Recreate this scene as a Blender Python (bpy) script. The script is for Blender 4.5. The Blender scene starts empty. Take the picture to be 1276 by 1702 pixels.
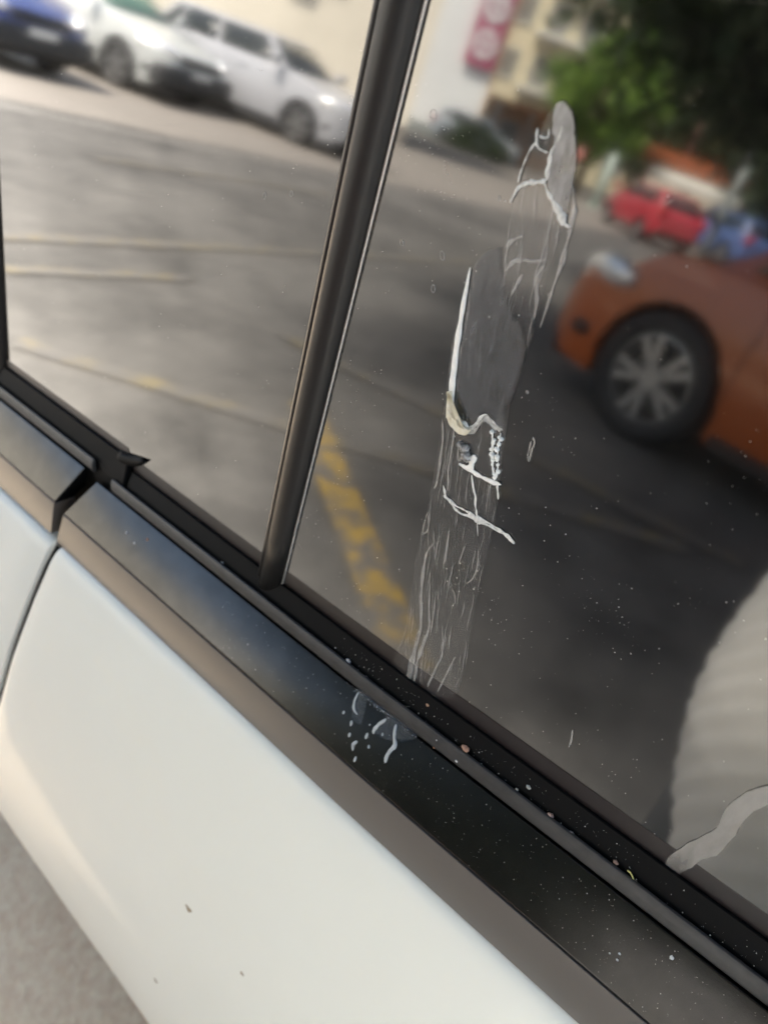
import bpy, bmesh, math, random
import numpy as np
from mathutils import Vector, Matrix
random.seed(7)
RNG = np.random.default_rng(11)
scene = bpy.context.scene
col = scene.collection

# ------------------------------------------------------------------ camera
CAM = Vector((0.0, 0.0, 1.365))
RIGHT = Vector((0.73099, 0.682049, -0.021533))
UPC = Vector((-0.506119, 0.563062, 0.653303))
BACK = Vector((0.457708, -0.46666, 0.756791))
cam_data = bpy.data.cameras.new('camera')
cam = bpy.data.objects.new('camera', cam_data)
col.objects.link(cam)
cam.matrix_world = Matrix(((RIGHT.x, UPC.x, BACK.x, CAM.x), (RIGHT.y, UPC.y, BACK.y, CAM.y),
                           (RIGHT.z, UPC.z, BACK.z, CAM.z), (0, 0, 0, 1)))
cam_data.sensor_fit = 'VERTICAL'
cam_data.sensor_height = 36.0
cam_data.sensor_width = 27.0
cam_data.lens = 1286.0 / 1702.0 * 36.0
cam_data.clip_start = 0.01
cam_data.clip_end = 900
cam_data.dof.use_dof = True
cam_data.dof.focus_distance = 0.36
cam_data.dof.aperture_fstop = 27.2 / 3.5
scene.camera = cam

# ------------------------------------------------------------------ light
SUN_EL, SUN_AZ = math.radians(56), math.radians(-6)      # azimuth measured from +Y towards +X
world = bpy.data.worlds.new('World')
scene.world = world
world.use_nodes = True
wn = world.node_tree
bg = wn.nodes['Background']
sky = wn.nodes.new('ShaderNodeTexSky')
sky.sky_type = 'NISHITA'
sky.sun_disc = False
sky.sun_elevation = SUN_EL
sky.sun_rotation = SUN_AZ
sky.air_density = 1.2
sky.dust_density = 3.0
wn.links.new(sky.outputs[0], bg.inputs[0])
bg.inputs[1].default_value = 0.13
sd = bpy.data.lights.new('sun', 'SUN')
sd.energy = 4.9
sd.angle = math.radians(9)
sd.color = (1.0, 0.94, 0.84)
sun = bpy.data.objects.new('sun', sd)
col.objects.link(sun)
sdir = Vector((math.sin(SUN_AZ) * math.cos(SUN_EL), math.cos(SUN_AZ) * math.cos(SUN_EL), math.sin(SUN_EL)))
sun.rotation_euler = sdir.to_track_quat('Z', 'Y').to_euler()
scene.view_settings.view_transform = 'Standard'
scene.view_settings.look = 'None'
scene.view_settings.exposure = 2.46
scene.view_settings.gamma = 1.0
scene.cycles.use_denoising = True
scene.cycles.max_bounces = 10
scene.cycles.transparent_max_bounces = 16
scene.cycles.sample_clamp_indirect = 8.0

# ------------------------------------------------------------------ materials
MATS = {}
def nodes_of(m):
    return m.node_tree.nodes, m.node_tree.links
def pmat(name, base, rough=0.5, metal=0.0, spec=0.5, coat=0.0, noise=None, bump=None, second=None, sheen=0, emission=None, obj=True):
    """Principled material; noise=(scale, amount) varies the colour, bump=(scale, distance) the relief."""
    if name in MATS: return MATS[name]
    m = bpy.data.materials.new(name); m.use_nodes = True
    n, l = nodes_of(m); b = n['Principled BSDF']
    b.inputs['Base Color'].default_value = (*base, 1); b.inputs['Roughness'].default_value = rough
    b.inputs['Metallic'].default_value = metal; b.inputs['Specular IOR Level'].default_value = spec
    b.inputs['Coat Weight'].default_value = coat; b.inputs['Coat Roughness'].default_value = 0.05
    tc = n.new('ShaderNodeTexCoord')
    src = tc.outputs['Object'] if obj else tc.outputs['Generated']
    if noise:
        t = n.new('ShaderNodeTexNoise'); t.inputs['Scale'].default_value = noise[0]; t.inputs['Detail'].default_value = 6
        t.inputs['Roughness'].default_value = 0.62
        l.new(src, t.inputs['Vector'])
        r = n.new('ShaderNodeValToRGB'); r.color_ramp.elements[0].position = .3; r.color_ramp.elements[1].position = .7
        k = noise[1]
        s2 = second or tuple(min(1, c * (1 + k)) for c in base)
        s1 = tuple(c * (1 - k) for c in base)
        r.color_ramp.elements[0].color = (*s1, 1); r.color_ramp.elements[1].color = (*s2, 1)
        l.new(t.outputs['Fac'], r.inputs[0]); l.new(r.outputs[0], b.inputs['Base Color'])
    if bump:
        t2 = n.new('ShaderNodeTexNoise'); t2.inputs['Scale'].default_value = bump[0]; t2.inputs['Detail'].default_value = 5
        l.new(src, t2.inputs['Vector'])
        bp = n.new('ShaderNodeBump'); bp.inputs['Strength'].default_value = 0.6; bp.inputs['Distance'].default_value = bump[1]
        l.new(t2.outputs['Fac'], bp.inputs['Height']); l.new(bp.outputs[0], b.inputs['Normal'])
    MATS[name] = m
    return m

def window_glass():
    """Dark privacy glass: clear mirror reflection by Fresnel, strongly absorbing body, faint dust veil."""
    m = bpy.data.materials.new('privacy_glass'); m.use_nodes = True
    n, l = nodes_of(m); n.remove(n['Principled BSDF']); out = n['Material Output']
    fr = n.new('ShaderNodeFresnel'); fr.inputs['IOR'].default_value = 1.5
    mu = n.new('ShaderNodeMath'); mu.operation = 'MULTIPLY'; mu.use_clamp = True; mu.inputs[1].default_value = GLASS_K
    geo = n.new('ShaderNodeNewGeometry')
    inv = n.new('ShaderNodeMath'); inv.operation = 'SUBTRACT'; inv.inputs[0].default_value = 1.0
    m2 = n.new('ShaderNodeMath'); m2.operation = 'MULTIPLY'
    l.new(fr.outputs[0], mu.inputs[0]); l.new(geo.outputs['Backfacing'], inv.inputs[1])
    l.new(mu.outputs[0], m2.inputs[0]); l.new(inv.outputs[0], m2.inputs[1])
    gl = n.new('ShaderNodeBsdfGlossy'); gl.inputs['Roughness'].default_value = 0.05
    gl.inputs['Color'].default_value = (1.0, .985, .95, 1)
    tr = n.new('ShaderNodeBsdfTransparent'); tr.inputs['Color'].default_value = (.05, .05, .05, 1)
    df = n.new('ShaderNodeBsdfDiffuse'); df.inputs['Color'].default_value = (.5, .47, .42, 1)
    # thin uneven dust veil
    tc = n.new('ShaderNodeTexCoord')
    nz = n.new('ShaderNodeTexNoise'); nz.inputs['Scale'].default_value = 9; nz.inputs['Detail'].default_value = 7; nz.inputs['Roughness'].default_value = .7
    l.new(tc.outputs['Object'], nz.inputs['Vector'])
    rp = n.new('ShaderNodeValToRGB'); rp.color_ramp.elements[0].position = .35; rp.color_ramp.elements[1].position = .75
    rp.color_ramp.elements[0].color = (.003, .003, .003, 1); rp.color_ramp.elements[1].color = (.024, .024, .024, 1)
    l.new(nz.outputs['Fac'], rp.inputs[0])
    dmix = n.new('ShaderNodeMixShader'); l.new(rp.outputs[0], dmix.inputs[0]); l.new(tr.outputs[0], dmix.inputs[1]); l.new(df.outputs[0], dmix.inputs[2])
    mx = n.new('ShaderNodeMixShader')
    l.new(m2.outputs[0], mx.inputs[0]); l.new(dmix.outputs[0], mx.inputs[1]); l.new(gl.outputs[0], mx.inputs[2])
    # slight waviness of pressed glass
    wv = n.new('ShaderNodeTexNoise'); wv.inputs['Scale'].default_value = 14; wv.inputs['Detail'].default_value = 1
    l.new(tc.outputs['Object'], wv.inputs['Vector'])
    bp = n.new('ShaderNodeBump'); bp.inputs['Strength'].default_value = 1.0; bp.inputs['Distance'].default_value = 0.00005
    l.new(wv.outputs['Fac'], bp.inputs['Height']); l.new(bp.outputs[0], gl.inputs['Normal'])
    l.new(mx.outputs[0], out.inputs['Surface'])
    return m
GLASS_K = 3.2

def film_mat(name, color, cover, gloss, rough, spots=None, edge=False):
    """Dried translucent film: part see-through, part diffuse, part blurred reflection."""
    m = bpy.data.materials.new(name); m.use_nodes = True
    n, l = nodes_of(m); n.remove(n['Principled BSDF']); out = n['Material Output']
    tr = n.new('ShaderNodeBsdfTransparent')
    df = n.new('ShaderNodeBsdfDiffuse'); df.inputs['Color'].default_value = (*color, 1)
    gl = n.new('ShaderNodeBsdfGlossy'); gl.inputs['Roughness'].default_value = rough
    a = n.new('ShaderNodeMixShader'); a.inputs[0].default_value = gloss
    l.new(df.outputs[0], a.inputs[1]); l.new(gl.outputs[0], a.inputs[2])
    tc = n.new('ShaderNodeTexCoord')
    mp = n.new('ShaderNodeMapping'); mp.inputs['Scale'].default_value = (1, 1, .22)
    nz = n.new('ShaderNodeTexNoise'); nz.inputs['Scale'].default_value = spots or 120; nz.inputs['Detail'].default_value = 8; nz.inputs['Roughness'].default_value = .65
    l.new(tc.outputs['Object'], mp.inputs['Vector']); l.new(mp.outputs[0], nz.inputs['Vector'])
    mr = n.new('ShaderNodeMapRange'); mr.inputs[1].default_value = .3; mr.inputs[2].default_value = .72
    mr.inputs[3].default_value = cover * .45; mr.inputs[4].default_value = min(1, cover * 1.5)
    l.new(nz.outputs['Fac'], mr.inputs[0])
    at_ = n.new('ShaderNodeAttribute'); at_.attribute_name = 'fade'
    fd = n.new('ShaderNodeMath'); fd.operation = 'MULTIPLY'; l.new(mr.outputs[0], fd.inputs[0])
    if edge: l.new(at_.outputs['Fac'], fd.inputs[1])
    else: fd.inputs[1].default_value = 1.0
    x = n.new('ShaderNodeMixShader'); l.new(fd.outputs[0], x.inputs[0]); l.new(tr.outputs[0], x.inputs[1]); l.new(a.outputs[0], x.inputs[2])
    l.new(x.outputs[0], out.inputs['Surface'])
    return m

# ------------------------------------------------------------------ object helpers
def link(o, parent=None):
    col.objects.link(o)
    if parent is not None:
        o.parent = parent
    return o
def tag(o, label=None, cat=None, group=None, kind=None):
    if label: o['label'] = label
    if cat: o['category'] = cat
    if group: o['group'] = group
    if kind: o['kind'] = kind
    return o
def empty(name, loc=(0, 0, 0), rz=0.0):
    o = bpy.data.objects.new(name, None); o.empty_display_size = .1
    col.objects.link(o); o.location = loc; o.rotation_euler = (0, 0, rz)
    return o
def mesh_obj(name, verts, faces, mat, parent=None, smooth=False, local=None):
    """parent given: verts are in the parent's space unless local is the world offset to subtract."""
    me = bpy.data.meshes.new(name)
    if local is not None:
        verts = [Vector(v) - local for v in verts]
    me.from_pydata([tuple(v) for v in verts], [], faces)
    me.update()
    if smooth:
        me.polygons.foreach_set('use_smooth', [True] * len(me.polygons))
    if mat: me.materials.append(mat)
    return link(bpy.data.objects.new(name, me), parent)
def bm_obj(name, bm, mat, parent=None, smooth=False):
    me = bpy.data.meshes.new(name)
    bmesh.ops.recalc_face_normals(bm, faces=bm.faces)
    bm.to_mesh(me); bm.free()
    if smooth:
        me.polygons.foreach_set('use_smooth', [True] * len(me.polygons))
    if mat: me.materials.append(mat)
    return link(bpy.data.objects.new(name, me), parent)
def bm_box(bm, lo, hi, bevel=0.0, seg=2):
    r = bmesh.ops.create_cube(bm, size=1.0)
    vs = r['verts']
    for v in vs:
        v.co = Vector([(lo[i] + hi[i]) / 2 + v.co[i] * (hi[i] - lo[i]) for i in range(3)])
    if bevel:
        es = list({e for v in vs for e in v.link_edges})
        bmesh.ops.bevel(bm, geom=es, offset=bevel, segments=seg, profile=.6, affect='EDGES')
def box(name, lo, hi, mat, parent=None, bevel=0.0, seg=2):
    bm = bmesh.new(); bm_box(bm, lo, hi, bevel, seg)
    return bm_obj(name, bm, mat, parent, smooth=False)
def tube_data(pts, radii, nseg=8, cap=True, squash=None):
    """vertices and faces of a tube through pts with one radius per point"""
    pts = [Vector(p) for p in pts]; V = []; F = []
    for i, p in enumerate(pts):
        d = (pts[min(i + 1, len(pts) - 1)] - pts[max(i - 1, 0)]).normalized()
        ref = squash if squash is not None else (Vector((0, 0, 1)) if abs(d.z) < .9 else Vector((1, 0, 0)))
        s = d.cross(ref).normalized(); t = s.cross(d).normalized()
        for k in range(nseg):
            a = 2 * math.pi * k / nseg
            V.append(p + s * math.cos(a) * radii[i] + t * math.sin(a) * radii[i] * (.55 if squash is not None else 1))
    for i in range(len(pts) - 1):
        for k in range(nseg):
            k2 = (k + 1) % nseg
            F.append((i * nseg + k, i * nseg + k2, (i + 1) * nseg + k2, (i + 1) * nseg + k))
    if cap:
        F.append(tuple(range(nseg))[::-1]); F.append(tuple(range((len(pts) - 1) * nseg, len(pts) * nseg)))
    return V, F
def tube(name, pts, radii, mat, parent=None, nseg=8, smooth=True, squash=None):
    if not hasattr(radii, '__len__'): radii = [radii] * len(pts)
    V, F = tube_data(pts, radii, nseg, True, squash)
    return mesh_obj(name, V, F, mat, parent, smooth)
def lathe(name, prof, mat, parent=None, n=32, axis='y', closed=False, smooth=True):
    """revolve (r, h) about an axis"""
    V = []; F = []; k = len(prof)
    for i in range(n):
        a = 2 * math.pi * i / n
        for r, h in prof:
            V.append((r * math.cos(a), h, r * math.sin(a)) if axis == 'y' else (r * math.cos(a), r * math.sin(a), h))
    for i in range(n):
        j = (i + 1) % n
        for q in range(k - 1 + (1 if closed else 0)):
            q2 = (q + 1) % k
            F.append((i * k + q, i * k + q2, j * k + q2, j * k + q))
    return mesh_obj(name, V, F, mat, parent, smooth)
def copy_tree(o, parent=None):
    c = o.copy(); col.objects.link(c); c.parent = parent
    for ch in [x for x in bpy.data.objects if x.parent == o]:
        copy_tree(ch, c)
    return c

# ================================================================== the white car in front of the camera
O = Vector((-0.12896277, 0.15597315, 0.98007943))       # a point of the window's lower edge
U = Vector((0.992391542, 0.0, 0.123122005))             # along the belt line, towards the rear
N = Vector((-0.02981939, -0.97022788, 0.24035114))      # out of the glass
Wv = Vector((-0.1194564, 0.24219386, 0.96284594))       # up the glass
def belt(u):                                            # slight curve of the belt line towards the front
    return 0.024 * max(0.0, -u - .02)
def P(u, a, b):
    return O + U * u + N * a + Wv * (b + belt(u))

M_white = pmat('white_paint', (.83, .815, .715), .45, coat=.18, noise=(2.2, .03))
M_trim = pmat('dark_chrome_trim', (.052, .051, .049), .21, metal=.9, noise=(60, .18), bump=(900, .00002))
M_low = pmat('satin_grey_trim', (.105, .092, .080), .36, spec=.45, bump=(1100, .00003))
M_satin = pmat('satin_pillar', (.010, .0095, .009), .40, spec=.42, bump=(1200, .00003))
M_lip = pmat('grey_rubber', (.030, .0295, .029), .46, noise=(90, .3), bump=(700, .0001))
M_seal = pmat('black_rubber', (.0025, .0025, .0025), .6, spec=.12)
M_band = pmat('plum_black_band', (.014, .010, .010), .3, spec=.5, bump=(700, .00002))
M_edge = pmat('polished_glass_edge', (.55, .53, .5), .25, metal=.6)
M_dark = pmat('dark_cabin', (.012, .012, .012), .8)
M_tyre = pmat('tyre_rubber', (.018, .018, .019), .75, bump=(60, .004))
M_rim = pmat('alloy_rim', (.40, .40, .40), .4, metal=.8)
M_cloth = pmat('dark_seat_cloth', (.03, .03, .032), .9, bump=(300, .001))
M_wind = pmat('tinted_glass', (.012, .018, .018), .06, spec=.6)
M_lamp = pmat('lamp_reflector', (.95, .95, .95), .30, metal=.7, coat=.8)
M_red = pmat('red_lens', (.45, .02, .02), .15, coat=.5)
M_black = pmat('black_plastic', (.012, .012, .013), .55)
M_plate = pmat('plate_blank', (.7, .7, .68), .5)
M_glass = window_glass()

CL = Vector((0.35, 0.95, 0.0))
car = empty('white_car', CL)
tag(car, 'white car with dark belt trim and tinted windows, filling the foreground', 'car')
def cpart(name, V, F, mat, smooth=False, parent=None):
    return mesh_obj(name, V, F, mat, parent or car, smooth, local=CL)

def sweep(name, prof, u0, u1, n, mat, smooth=True, shear0=0.0, shear1=0.0, parent=None):
    """closed profile of (a, b) run along the belt; ends may be cut slanted (u += shear * b)"""
    V = []; F = []; k = len(prof)
    for i in range(n + 1):
        s = i / n
        for a, b in prof:
            uu = (u0 + shear0 * b) * (1 - s) + (u1 + shear1 * b) * s
            V.append(P(uu, a, b))
    for i in range(n):
        for q in range(k):
            q2 = (q + 1) % k
            F.append((i * k + q, i * k + q2, (i + 1) * k + q2, (i + 1) * k + q))
    F.append(tuple(range(k))[::-1]); F.append(tuple(range(n * k, (n + 1) * k)))
    o = cpart(name, V, F, mat, smooth, parent)
    bm = bmesh.new(); bm.from_mesh(o.data); bmesh.ops.recalc_face_normals(bm, faces=bm.faces); bm.to_mesh(o.data); bm.free()
    if smooth:
        o.data.polygons.foreach_set('use_smooth', [True] * len(o.data.polygons))
        o.data.set_sharp_from_angle(angle=math.radians(38))
        bv = o.modifiers.new('soft edge', 'BEVEL'); bv.width = .0012; bv.segments = 2; bv.limit_method = 'ANGLE'; bv.angle_limit = math.radians(60)
    return o
def rounded(pts, r, seg=3):
    """round the corners of a closed polygon of (a, b)"""
    out = []; n = len(pts)
    for i, p in enumerate(pts):
        p0 = Vector(pts[i - 1]); p1 = Vector(p); p2 = Vector(pts[(i + 1) % n])
        rr = min(r, (p0 - p1).length * .45, (p2 - p1).length * .45)
        a = p1 + (p0 - p1).normalized() * rr; c = p1 + (p2 - p1).normalized() * rr
        for s in range(seg + 1):
            t = s / seg
            q = a * (1 - t) ** 2 + p1 * 2 * t * (1 - t) + c * t * t
            out.append((q.x, q.y))
    return out

# ---- glass panes (real slabs, 4 mm)
def div_l(b): return -.1375 + .262 * b
def div_r(b): return -.1170 + .267 * b
def apil(b): return -.4875 + .37 * b
def top_b(u): return .60 - .128 * u
def pane(name, left, right, b0, nseg=10):
    V = []; F = []
    for a in (0.0, -.004):
        for i in range(nseg + 1):
            s = i / nseg
            for side in (0, 1):
                f = (left, right)[side]
                b = b0 + (top_b(f(.5)) - b0) * s
                V.append(P(f(b), a, b))
    h = 2 * (nseg + 1)
    for i in range(nseg):
        F.append((2 * i, 2 * i + 1, 2 * i + 3, 2 * i + 2))
        F.append((h + 2 * i, h + 2 * i + 2, h + 2 * i + 3, h + 2 * i + 1))
        F.append((2 * i, 2 * i + 2, h + 2 * i + 2, h + 2 * i)); F.append((2 * i + 1, h + 2 * i + 1, h + 2 * i + 3, 2 * i + 3))
    F.append((0, h, h + 1, 1)); F.append((2 * nseg, 2 * nseg + 1, h + 2 * nseg + 1, h + 2 * nseg))
    # the belt curve would twist the slab: keep its face exactly planar
    V = [v for v in V]
    o = cpart(name, V, F, M_glass)
    bm = bmesh.new(); bm.from_mesh(o.data); bmesh.ops.recalc_face_normals(bm, faces=bm.faces); bm.to_mesh(o.data); bm.free()
    return o
tag(pane('window_pane', apil, lambda b: div_l(b) + .004, -.04), 'fixed front quarter glass left of the slanted divider bar')
tag(pane('window_pane', lambda b: div_r(b) - .004, lambda b: 1.02 + .1 * b, -.05), 'large tinted door glass right of the divider bar')
tag(pane('window_pane', lambda b: 1.10 + .1 * b, lambda b: 1.95 - .5 * b, -.05), 'rear side glass')

# ---- divider bar between the panes, its bright glass edge and the front pillar
def bar(name, lf, rf, sect, b0, b1, mat, n=14, dz=0.0):
    V = []; F = []; k = len(sect)
    for i in range(n + 1):
        b = b0 + (b1 - b0) * i / n
        for s, off, a in sect:
            V.append(P(lf(b) * (1 - s) + rf(b) * s + off, a, b) + Vector((0, 0, dz)))
    for i in range(n):
        for q in range(k):
            q2 = (q + 1) % k
            F.append((i * k + q, i * k + q2, (i + 1) * k + q2, (i + 1) * k + q))
    F.append(tuple(range(k))[::-1]); F.append(tuple(range(n * k, (n + 1) * k)))
    o = cpart(name, V, F, mat, True)
    bm = bmesh.new(); bm.from_mesh(o.data); bmesh.ops.recalc_face_normals(bm, faces=bm.faces); bm.to_mesh(o.data); bm.free()
    return o
bar('window_divider', div_l, div_r, [(0, 0, -.006), (0, 0, .0015), (.02, 0, .0030), (.09, 0, .0040), (.15, 0, .0044), (.19, 0, .0036), (.215, 0, .0036), (.25, 0, .0052),
     (.32, 0, .0066), (.45, 0, .0073), (.62, 0, .0070), (.8, 0, .0058), (.95, 0, .0036), (1, 0, .0012), (1, 0, -.006)], -.0045, .595, M_satin)
bar('divider_foot', div_l, div_r, [(.0, .001, -.006), (.0, .001, .002), (.35, 0, .0045), (.8, 0, .0036), (1, -.001, .001), (1, -.001, -.006)], -.02, -.0047, M_seal, 3)
bar('glass_edge', div_r, div_r, [(1, .0003, .0003), (1, .0003, .0016), (1, .0013, .0012), (1, .0013, .0003)], -.017, .595, M_edge)
bar('front_pillar', lambda b: apil(b) - .075, apil, [(0, 0, -.02), (0, 0, .001), (.1, 0, .007), (.6, 0, .008), (.9, 0, .0055), (1, -.001, .001), (1, -.001, -.01)], -.02, .62, M_satin)
bar('centre_pillar', lambda b: 1.015 + .1 * b, lambda b: 1.105 + .1 * b, [(0, 0, -.02), (0, 0, .002), (.1, 0, .005), (.9, 0, .005), (1, 0, .002), (1, 0, -.02)], -.02, .52, M_satin)

# ---- belt seal, lip and dark trim, in two lengths with the door gap between
SEAL_R = [(.0003, .0040), (.0012, .0047), (.0022, .0042), (.0030, .0022), (.0052, -.0012), (.0078, -.0068), (.0092, -.0110), (.0095, -.0240), (.0003, -.0240)]
LIP = rounded([(.0094, -.0060), (.0112, -.0058), (.0129, -.0095), (.0133, -.0150), (.0118, -.0172), (.0096, -.0172)], .0012, 2)
TRIM = rounded([(.0137, -.0168), (.0362, -.0462), (.0352, -.0484), (.0200, -.0500), (.0100, -.0400), (.0120, -.0182)], .0016, 4)
LOW = rounded([(.0366, -.0476), (.0366, -.0900), (.0200, -.0910), (.0180, -.0512), (.0345, -.0486)], .0012, 3)
sweep('belt_seal', SEAL_R, -.285, 1.9, 40, M_seal)
sweep('belt_lip', LIP, -.2995, 1.9, 40, M_lip)
sweep('belt_trim', TRIM, -.3085, 1.9, 40, M_trim, shear0=.63)
sweep('lower_trim', LOW, -.3085, 1.9, 40, M_low, shear0=.63)
SEAL_L = [(.0003, .0135), (.0012, .0142), (.0024, .0136), (.0036, .0095), (.0062, .0020), (.0085, -.0035), (.0092, -.0110), (.0095, -.0240), (.0003, -.0240)]
LIP_L = [(a, b + .0055) for a, b in LIP]
TRIM_L = [(a, b + .0045) for a, b in TRIM]
sweep('belt_seal', SEAL_L, -.62, -.2875, 14, M_seal)
sweep('belt_lip', LIP_L, -.95, -.3245, 14, M_lip)
sweep('belt_trim', TRIM_L, -1.35, -.3300, 20, M_trim, shear1=.5)
sweep('lower_trim', [(a, b + .0045) for a, b in LOW], -1.35, -.3300, 20, M_low, shear1=.5)
BAND_R = [(.0001, .0040), (.0003, .0040), (.0003, .0160), (.0001, .0164)]
sweep('seal_band', BAND_R, -.2850, 1.9, 40, M_band, smooth=False)
BAND_L = [(.0001, .0120), (.0003, .0120), (.0003, .0220), (.0001, .0224)]
sweep('seal_band', BAND_L, -.62, -.2875, 14, M_band, smooth=False)
# pointed end of the front seal that laps over the door seal
fl = []
for i in range(9):
    s = i / 8.0
    u = -.30 + .036 * s
    mid = .0085 + .010 * s + .004 * s * s; hw = .0058 * (1 - s) ** .6 + .0012
    for a, bb in ((.0008, -hw), (.0042 - .0014 * s, -hw * .5), (.0046 - .0016 * s, hw * .3), (.0008, hw)):
        fl.append(P(u, a, mid + bb))
FF = []
for i in range(8):
    for q in range(4):
        FF.append((i * 4 + q, i * 4 + (q + 1) % 4, (i + 1) * 4 + (q + 1) % 4, (i + 1) * 4 + q))
FF += [(3, 2, 1, 0), (32, 33, 34, 35)]
cpart('seal_flap', fl, FF, M_seal, True)
sweep('gap_filler', [(.0030, -.006), (.0040, -.006), (.0075, -.09), (.002, -.095)], -.40, -.26, 3, M_seal, smooth=False)

# ---- white panels: top follows the belt, bottom a level sill, wheel arches cut out
PROF_B = [-2.0, -1.0, -.80, -.70, -.62, -.56, -.522, -.505, -.485, -.44, -.38, -.30, -.22, -.15, -.105, -.0975, -.0935, -.0915, -.0905]
PROF_A = [-.06, -.01, .030, .060, .084, .102, .1155, .1205, .1225, .1205, .1130, .0985, .0800, .0600, .0450, .0415, .0385, .0345, .0280]
def body_a(b): return float(np.interp(b, PROF_B, PROF_A))
def gap_u(b): return float(np.interp(b, [-1.2, -.70, -.50, -.2955, -.2292, -.15, -.0776], [-.66, -.60, -.535, -.4340, -.4111, -.3812, -.3535]))
WHEELS_U = (-1.02, 1.66); WR = .335
def low_z(u):
    z = .22
    for wu in WHEELS_U:
        d = abs(u - wu)
        if d < WR + .06: z = max(z, WR + math.sqrt((WR + .06) ** 2 - d * d))
    return z
def panel(name, lf, rf, ncol, end=None):
    V = []; F = []; top = [-.0905, -.0915, -.0935, -.0975, -.105]; nr = 44
    for i in range(ncol + 1):
        s = i / ncol
        um = lf(-.3) * (1 - s) + rf(-.3) * s
        blow = min(-.15, (low_z(um) - O.z - um * .1231 - .02) / .9628)
        rows = top + [-.105 + (blow + .105) * (k / nr) for k in range(1, nr + 1)]
        for b in rows:
            uu = lf(b) * (1 - s) + rf(b) * s
            tap = 0.0
            if uu < -1.35: tap = .35 * (-uu - 1.35) ** 2
            if uu > 1.7: tap = .3 * (uu - 1.7) ** 2
            V.append(P(uu, body_a(b) - tap, b))
    k = len(top) + nr
    for i in range(ncol):
        for q in range(k - 1):
            F.append((i * k + q, i * k + q + 1, (i + 1) * k + q + 1, (i + 1) * k + q))
    o = cpart(name, V, F, M_white, True)
    so = o.modifiers.new('thickness', 'SOLIDIFY'); so.thickness = .010; so.offset = -1
    bv = o.modifiers.new('soft edge', 'BEVEL'); bv.width = .0025; bv.segments = 3; bv.limit_method = 'ANGLE'; bv.angle_limit = math.radians(50)
    return o
panel('front_fender', lambda b: -1.95, lambda b: gap_u(b) - .0105, 40)
panel('front_door', gap_u, lambda b: .86 + .05 * b, 46)
panel('rear_quarter', lambda b: .866 + .05 * b, lambda b: 2.15, 40)
# rubber strip in the door gap
V = []; F = []
for i in range(25):
    b = -.094 - .56 * i / 24
    for du, da in ((-.0112, -.006), (-.0075, -.0035), (-.0030, -.0035), (.0007, -.006)):
        V.append(P(gap_u(b) + du, body_a(b) + da, b))
for i in range(24):
    for q in range(3): F.append((i * 4 + q, i * 4 + q + 1, (i + 1) * 4 + q + 1, (i + 1) * 4 + q))
cpart('gap_seal', V, F, M_seal, True)
# dark inner side behind the gaps
V = []; F = []
us = [-1.9 + 4.0 * i / 40 for i in range(41)]
for u in us:
    zl = low_z(u) + .02
    bl = (zl - O.z - u * .1231) / .9628
    for s in (0, .25, .5, .75, 1):
        b = -.10 + (bl + .10) * s
        V.append(P(u, body_a(b) - .045 - (.35 * max(0, -u - 1.35) ** 2) - .3 * max(0, u - 1.7) ** 2, b))
for i in range(40):
    for q in range(4):
        F.append((i * 5 + q, i * 5 + q + 1, (i + 1) * 5 + q + 1, (i + 1) * 5 + q))
cpart('inner_panel', V, F, M_dark)

# ---- the rest of the car: far side, roof, bonnet, screens, ends, cabin
FARY = 1.78
def grid(name, rows, mat, smooth=True, thick=.01):
    V = [p for r in rows for p in r]; k = len(rows[0]); F = []
    for i in range(len(rows) - 1):
        for q in range(k - 1):
            F.append((i * k + q, i * k + q + 1, (i + 1) * k + q + 1, (i + 1) * k + q))
    o = cpart(name, V, F, mat, smooth)
    so = o.modifiers.new('thickness', 'SOLIDIFY'); so.thickness = thick
    return o
def lerp(a, b, t): return a + (b - a) * t
rows = []
for i in range(15):
    x = lerp(-.42, 2.15, i / 14); r = []
    for j in range(11):
        t = j / 10; y = lerp(.265, 1.60, t)
        r.append(Vector((x, y, 1.60 + .07 * math.sin(math.pi * t) ** .6 + .05 * math.sin(math.pi * i / 14) - (.03 if i in (0, 14) else 0))))
    rows.append(r)
grid('roof', rows, M_white, thick=.03)
rows = []
for i in range(9):
    t = i / 8; r = []
    for j in range(9):
        s = j / 8 - .5
        r.append(Vector((lerp(-.42, -1.0, t) - .14 * (1 - 4 * s * s) * t, .93 + s * lerp(1.33, 1.55, t), lerp(1.59, .91, t) + .03 * math.sin(math.pi * t))))
    rows.append(r)
grid('windscreen', rows, M_wind, thick=.005)
rows = []
for i in range(12):
    t = i / 11; r = []
    for j in range(9):
        s = j / 8 - .5
        r.append(Vector((lerp(-1.0, -2.02, t) - .16 * (1 - 4 * s * s), .93 + s * lerp(1.56, 1.36, t ** 2), lerp(.90, .70, t ** 1.8) + .05 * (1 - 4 * s * s))))
    rows.append(r)
grid('bonnet', rows, M_white)
rows = []
for i in range(8):
    t = i / 7; r = []
    for j in range(13):
        s = j / 12 - .5
        r.append(Vector((-2.02 - .16 * (1 - 4 * s * s) - .06 * math.sin(math.pi * t) + .35 * abs(2 * s) ** 6 * .5, .93 + s * 1.62, lerp(.70, .22, t))))
    rows.append(r)
grid('front_bumper', rows, M_white)
rows = []
for i in range(12):
    t = i / 11; r = []
    for j in range(11):
        s = j / 10 - .5
        x = lerp(2.16, 2.46, min(1, t * 1.6)) + .05 * math.sin(math.pi * t)
        r.append(Vector((x + .08 * (1 - 4 * s * s) - .2 * abs(2 * s) ** 8, .93 + s * lerp(1.34, 1.64, min(1, t * 2)), lerp(1.59, .25, t))))
    rows.append(r)
grid('tailgate', rows, M_white)
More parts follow.
